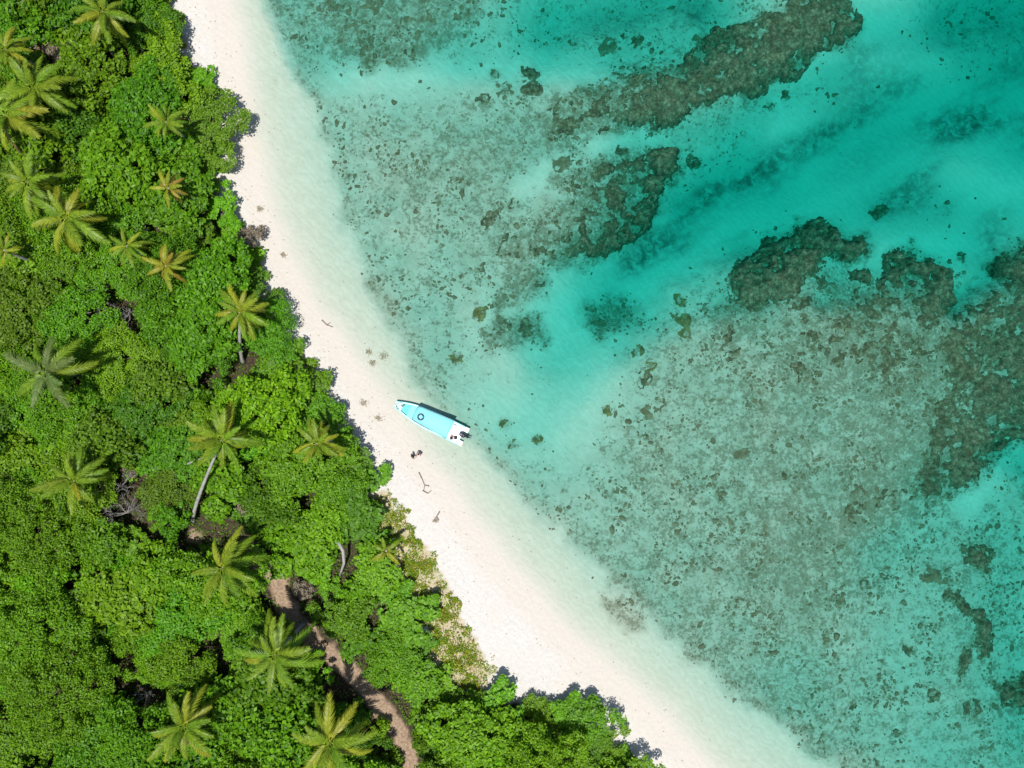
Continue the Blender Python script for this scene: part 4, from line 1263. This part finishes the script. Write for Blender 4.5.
def outboard(y, tilt):
    o = empty('outboard_motor', (-0.12, y, 0.55)); o.parent = boat; o.rotation_euler = (0, tilt, 0)
    m = MB(); vv = []; ff = []
    secs = [(-.62, .14, .10), (-.55, .24, .2), (-.3, .29, .27), (0.0, .27, .28), (.16, .2, .2), (.22, .1, .1)]
    for (xx, w, hh) in secs:
        for k in range(10):
            a = 2 * math.pi * k / 10
            vv.append((xx, w * math.copysign(abs(math.cos(a)) ** .7, math.cos(a)), .34 + hh * math.copysign(abs(math.sin(a)) ** .7, math.sin(a))))
    for i in range(len(secs) - 1):
        for k in range(10): ff.append((i * 10 + k, i * 10 + (k + 1) % 10, (i + 1) * 10 + (k + 1) % 10, (i + 1) * 10 + k))
    ff += [tuple(range(10))[::-1], tuple(range(50, 60))]
    m.add(vv, ff); cw = m.obj('cowling', DARK, o, True)
    st_ = MB(); st_.box(-.42, -.1, -.10, .10, .63, .66); st_.obj('decal_panel', GREYG, cw)
    lg = MB(); lg.box(-.36, -.14, -.07, .07, -.75, .1); lg.box(-.62, -.1, -.16, .16, -.42, -.38); lg.tube([(-.62, 0, -.72), (-.05, 0, -.72)], [.06, .09], 8)
    lg.obj('motor_leg', DARK, o)
    pr = MB()
    for k in range(3):
        a = k * 2.094
        pr.add([(-.64, .03 * math.cos(a + 1.57), -.72 + .03 * math.sin(a + 1.57)), (-.70, .20 * math.cos(a + .3), -.72 + .20 * math.sin(a + .3)), (-.66, .22 * math.cos(a - .2), -.72 + .22 * math.sin(a - .2)), (-.60, .03 * math.cos(a - 1.57), -.72 + .03 * math.sin(a - 1.57)),
                (-.66, .03 * math.cos(a + 1.57), -.72 + .03 * math.sin(a + 1.57)), (-.72, .20 * math.cos(a + .3), -.72 + .20 * math.sin(a + .3)), (-.68, .22 * math.cos(a - .2), -.72 + .22 * math.sin(a - .2)), (-.62, .03 * math.cos(a - 1.57), -.72 + .03 * math.sin(a - 1.57))],
               [(0, 1, 2, 3), (7, 6, 5, 4), (0, 4, 5, 1), (1, 5, 6, 2), (2, 6, 7, 3), (3, 7, 4, 0)])
    pr.obj('propeller', STEEL, o)


outboard(-0.20, R(38))
BM = boat.matrix_basis


def aboard(name, loc, rz=0.0):
    return empty(name, BM @ Vector(loc), ang + rz)


t = tag(aboard('life_ring', (LB * 0.595, -0.02, ZC + 0.175)), 'dark life ring lying flat on the cyan canopy roof', 'life ring')
m = MB(); m.torus((0, 0, 0.05), .33, .10, 32, 10); m.obj('ring', NAVY, t, True)
m = MB()
for k in range(4):
    a = k * 1.571 + .4
    m.torus((0, 0, 0), .05, .01, 6, 4) if False else m.box(.33 * math.cos(a) - .05, .33 * math.cos(a) + .05, .33 * math.sin(a) - .05, .33 * math.sin(a) + .05, .02, .165)
m.obj('strap', GREYG, t)
t = tag(aboard('anchor', (LB * 0.935, 0.05, sheer(.93) + .02), 0.6), 'dark folded anchor lying on the boat foredeck', 'anchor')
m = MB(); m.tube([(-.4, 0, .05), (.35, 0, .05)], .03, 7); m.torus((-.44, 0, .05), .06, .015, 12, 6)
m.obj('shank', DARK, t, True)
for s in (1, -1):
    m = MB(); m.tube([(.33, 0, .05), (.22, s * .18, .06), (.02, s * .26, .07)], [.035, .03, .02], 6); m.add([(.1, s * .14, .09), (-.02, s * .28, .10), (.12, s * .30, .09), (.1, s * .14, .06), (-.02, s * .28, .07), (.12, s * .30, .06)], [(0, 1, 2), (5, 4, 3), (0, 3, 4, 1), (1, 4, 5, 2), (2, 5, 3, 0)])
    m.obj('fluke', DARK, t)
t = tag(aboard('rope_coil', (LB * 0.895, -0.22, sheer(.89) + .0)), 'small coil of grey rope beside the anchor on the bow', 'rope')
m = MB(); m.torus((0, 0, .05), .16, .035, 20, 7); m.torus((0.02, 0.01, .11), .14, .035, 20, 7); m.obj('coil', GREYG, t, True)
t = tag(aboard('gear_bag', (0.72, 0.62, 0.402), 0.5), 'black and white gear bag on the white stern deck', 'bag')
m = MB(); m.tube([(-.42, 0, .2), (-.36, 0, .21), (.36, 0, .21), (.42, 0, .2)], [.12, .2, .2, .12], 14); m.obj('bag_body', DARK, t, True)
m = MB(); m.tube([(-.1, 0, .21), (.1, 0, .21)], [.208, .208], 14); m.obj('white_band', WHITE, t, True)
m = MB(); m.torus((0, 0, .42), .12, .018, 16, 6); m.obj('carry_strap', DARK, t, True)
t = tag(aboard('fuel_can', (1.02, 0.50, 0.402), 0.2), 'small red fuel can on the stern deck beside the gear bag', 'fuel can')
m = MB(); m.box(-.13, .13, -.1, .1, 0, .28); m.obj('can_body', RED, t, bevel=.03)
m = MB(); m.tube([(.07, 0, .281), (.07, 0, .34)], .035, 8); m.tube([(-.09, 0, .285), (-.04, 0, .34), (.02, 0, .34)], .015, 6); m.obj('spout_cap', DARK, t)
t = tag(aboard('cooler_box', (1.25, -0.45, 0.402), 0.05), 'white cooler box on the stern deck, seaward of the fuel can', 'cooler')
m = MB(); m.box(-.25, .25, -.38, .38, 0, .30); m.obj('box_body', WHITE, t, bevel=.03)
m = MB(); m.box(-.27, .27, -.40, .40, .302, .37); m.obj('lid', AQUA, t, bevel=.02)
m = MB(); m.tube([(-.28, -.14, .25), (-.33, 0, .25), (-.28, .14, .25)], .018, 6); m.obj('handle', DARK, t)
t = tag(aboard('snorkel_fin', (1.45, 0.95, 0.402), 0.1), 'dark swim fin lying by the canopy edge on deck', 'swim fin')
m = MB(); m.add([(-.3, -.05, .03), (-.3, .05, .03), (.1, .08, .05), (.42, .13, .03), (.42, -.13, .03), (.1, -.08, .05), (-.3, -.05, .0), (-.3, .05, .0), (.1, .08, .0), (.42, .13, .01), (.42, -.13, .01), (.1, -.08, .0)],
                [(0, 5, 2, 1), (5, 4, 3, 2), (6, 7, 8, 11), (11, 8, 9, 10), (0, 1, 7, 6), (1, 2, 8, 7), (2, 3, 9, 8), (3, 4, 10, 9), (4, 5, 11, 10), (5, 0, 6, 11)])
m.obj('blade', DARK, t)


# ------------------------------------------------------------------ the two bathers
SKIN = mat('skin', (0.42, 0.24, 0.16), 0.55, 0.3)
HAIR = mat('dark_hair', (0.018, 0.013, 0.010), 0.6, 0.3)
BLACKC = mat('black_cloth', (0.018, 0.018, 0.020), 0.9, 0.1)
PINKC = mat('pink_cloth', (0.60, 0.33, 0.30), 0.9, 0.1)
TANC = mat('sand_cloth', (0.35, 0.28, 0.20), 0.9, 0.1)
EYE = mat('eye_dark', (0.02, 0.02, 0.02), 0.2, 0.5)


def person(px, py, face, label, top_m, short_m, stride, arms, long_hair, seed):
    x, y = P(px, py, 1.0).xy
    j = {}
    def J(n, p, r): j[n] = (Vector(p), r)
    J('pelvis', (0, 0, .95), .145); J('waist', (0, 0, 1.08), .125); J('chest', (0, .01, 1.30), .150); J('neck0', (0, 0, 1.44), .075); J('neck', (0, .015, 1.50), .055)
    J('head0', (0, .025, 1.58), .085); J('head1', (0, .025, 1.66), .100); J('head2', (0, .015, 1.73), .075)
    for s, n in ((-1, 'l'), (1, 'r')):
        st_ = stride * s
        J('sh' + n, (s * .17, 0, 1.39), .065)
        e, w_, h_ = arms[0 if s < 0 else 1]
        J('el' + n, e, .045); J('wr' + n, w_, .032); J('pa' + n, h_, .038)
        J('hip' + n, (s * .09, 0, .88), .105); J('kn' + n, (s * .10, st_ * .5 + .03, .49), .062); J('ca' + n, (s * .10, st_ * .75 - .01, .36), .060); J('an' + n, (s * .10, st_ - .02, .085), .038)
        J('toe' + n, (s * .115, st_ + .15, .035), .034)
    ed = [('pelvis', 'waist'), ('waist', 'chest'), ('chest', 'neck0'), ('neck0', 'neck'), ('neck', 'head0'), ('head0', 'head1'), ('head1', 'head2')]
    for n in 'lr':
        ed += [('chest', 'sh' + n), ('sh' + n, 'el' + n), ('el' + n, 'wr' + n), ('wr' + n, 'pa' + n), ('pelvis', 'hip' + n), ('hip' + n, 'kn' + n), ('kn' + n, 'ca' + n), ('ca' + n, 'an' + n), ('an' + n, 'toe' + n)]
        wv = j['pa' + n][0]; dv = (wv - j['wr' + n][0]).normalized(); sv = dv.cross(Vector((0, 1, .1))).normalized()
        for q, (off, ln) in enumerate(((-.030, .075), (-.010, .090), (.010, .085), (.030, .065))):
            J(f'f{q}{n}', wv + dv * ln * .5 + sv * off, .0095); J(f'g{q}{n}', wv + dv * ln + sv * off + Vector((0, .02, 0)), .008)
            ed += [('pa' + n, f'f{q}{n}'), (f'f{q}{n}', f'g{q}{n}')]
        J('th' + n, wv - dv * .01 + sv * -.05 + Vector((0, .02, 0)), .010); ed.append(('pa' + n, 'th' + n))
    # nose
    names = list(j)
    me = bpy.data.meshes.new('body')
    me.from_pydata([j[n][0] for n in names], [(names.index(a), names.index(b)) for a, b in ed], [])
    tmp = bpy.data.objects.new('tmp', me); COL.objects.link(tmp)
    sk = tmp.modifiers.new('skin', 'SKIN'); sk.use_smooth_shade = True
    for i, n in enumerate(names):
        r = j[n][1]; me.skin_vertices[0].data[i].radius = (r, r * (.72 if n in ('pelvis', 'waist', 'chest') else 1))
        me.skin_vertices[0].data[i].use_root = (n == 'pelvis')
    ss = tmp.modifiers.new('sub', 'SUBSURF'); ss.levels = 2; ss.render_levels = 2
    dg = bpy.context.evaluated_depsgraph_get(); dg.update()
    bm_ = bpy.data.meshes.new_from_object(tmp.evaluated_get(dg))
    bpy.data.objects.remove(tmp)
    bm_.materials.clear(); bm_.materials.append(SKIN)
    bm_.polygons.foreach_set('use_smooth', [True] * len(bm_.polygons))
    root = tag(empty('person', (x, y, ground_z(x, y)), face), label, 'person')
    body = link('body', bm_, root)
    co = [v_.co.copy() for v_ in bm_.vertices]; no = [v_.normal.copy() for v_ in bm_.vertices]

    def wear(name, test, off, material):
        fs = [tuple(p.vertices) for p in bm_.polygons if test(p.center)]
        if not fs: return
        used = sorted({i for q in fs for i in q}); mp = {u: i for i, u in enumerate(used)}
        m2 = bpy.data.meshes.new(name)
        m2.from_pydata([co[u] + no[u] * off for u in used], [], [tuple(mp[i] for i in q) for q in fs])
        m2.materials.append(material); m2.polygons.foreach_set('use_smooth', [True] * len(m2.polygons)); m2.update()
        o_ = link(name, m2, root)
        sd_ = o_.modifiers.new('cloth', 'SOLIDIFY'); sd_.thickness = .008; sd_.offset = 1
    wear('shirt', lambda c: .93 < c.z < 1.45 and abs(c.x) < .27 and c.z > .93, .012, top_m)
    wear('shorts', lambda c: .58 < c.z < .98 and abs(c.x) < .23 and abs(c.y) < .3, .018, short_m)
    wear('hair', lambda c: c.z > 1.52 and (c.y < .0 or c.z > 1.715 - .0) and (long_hair or c.z > 1.6), .016, HAIR)
    for s in (-1, 1):
        m = MB(); m.blob((s * .034, .112, 1.655), (.012, .010, .009), 8, 6); m.obj('eye', EYE, root, True)
    m = MB(); m.tube([(0, .112, 1.655), (0, .138, 1.615), (0, .115, 1.607)], [.008, .015, .012], 7); m.obj('nose', SKIN, root, True)
    m = MB(); m.blob((0, .098, 1.578), (.024, .010, .006), 8, 5); m.obj('mouth', PINKC, root, True)
    for s in (-1, 1):
        m = MB(); m.blob((s * .098, .02, 1.64), (.012, .022, .032), 8, 6); m.obj('ear', SKIN, root, True)
    return root


person(412.6, 456.2, R(-60), 'person in black shirt and shorts standing on the wet sand', BLACKC, BLACKC, .10, (((-.30, .0, 1.14), (-.30, .12, .93), (-.29, .17, .86)), ((.36, .05, 1.20), (.30, .28, 1.16), (.28, .37, 1.17))), False, 1)
person(419.0, 454.0, R(150), 'dark-haired person in pink top standing nearer the water', PINKC, TANC, .16, (((-.27, -.06, 1.13), (-.26, .06, .90), (-.26, .10, .82)), ((.27, .08, 1.14), (.27, .22, .94), (.26, .28, .87))), True, 2)
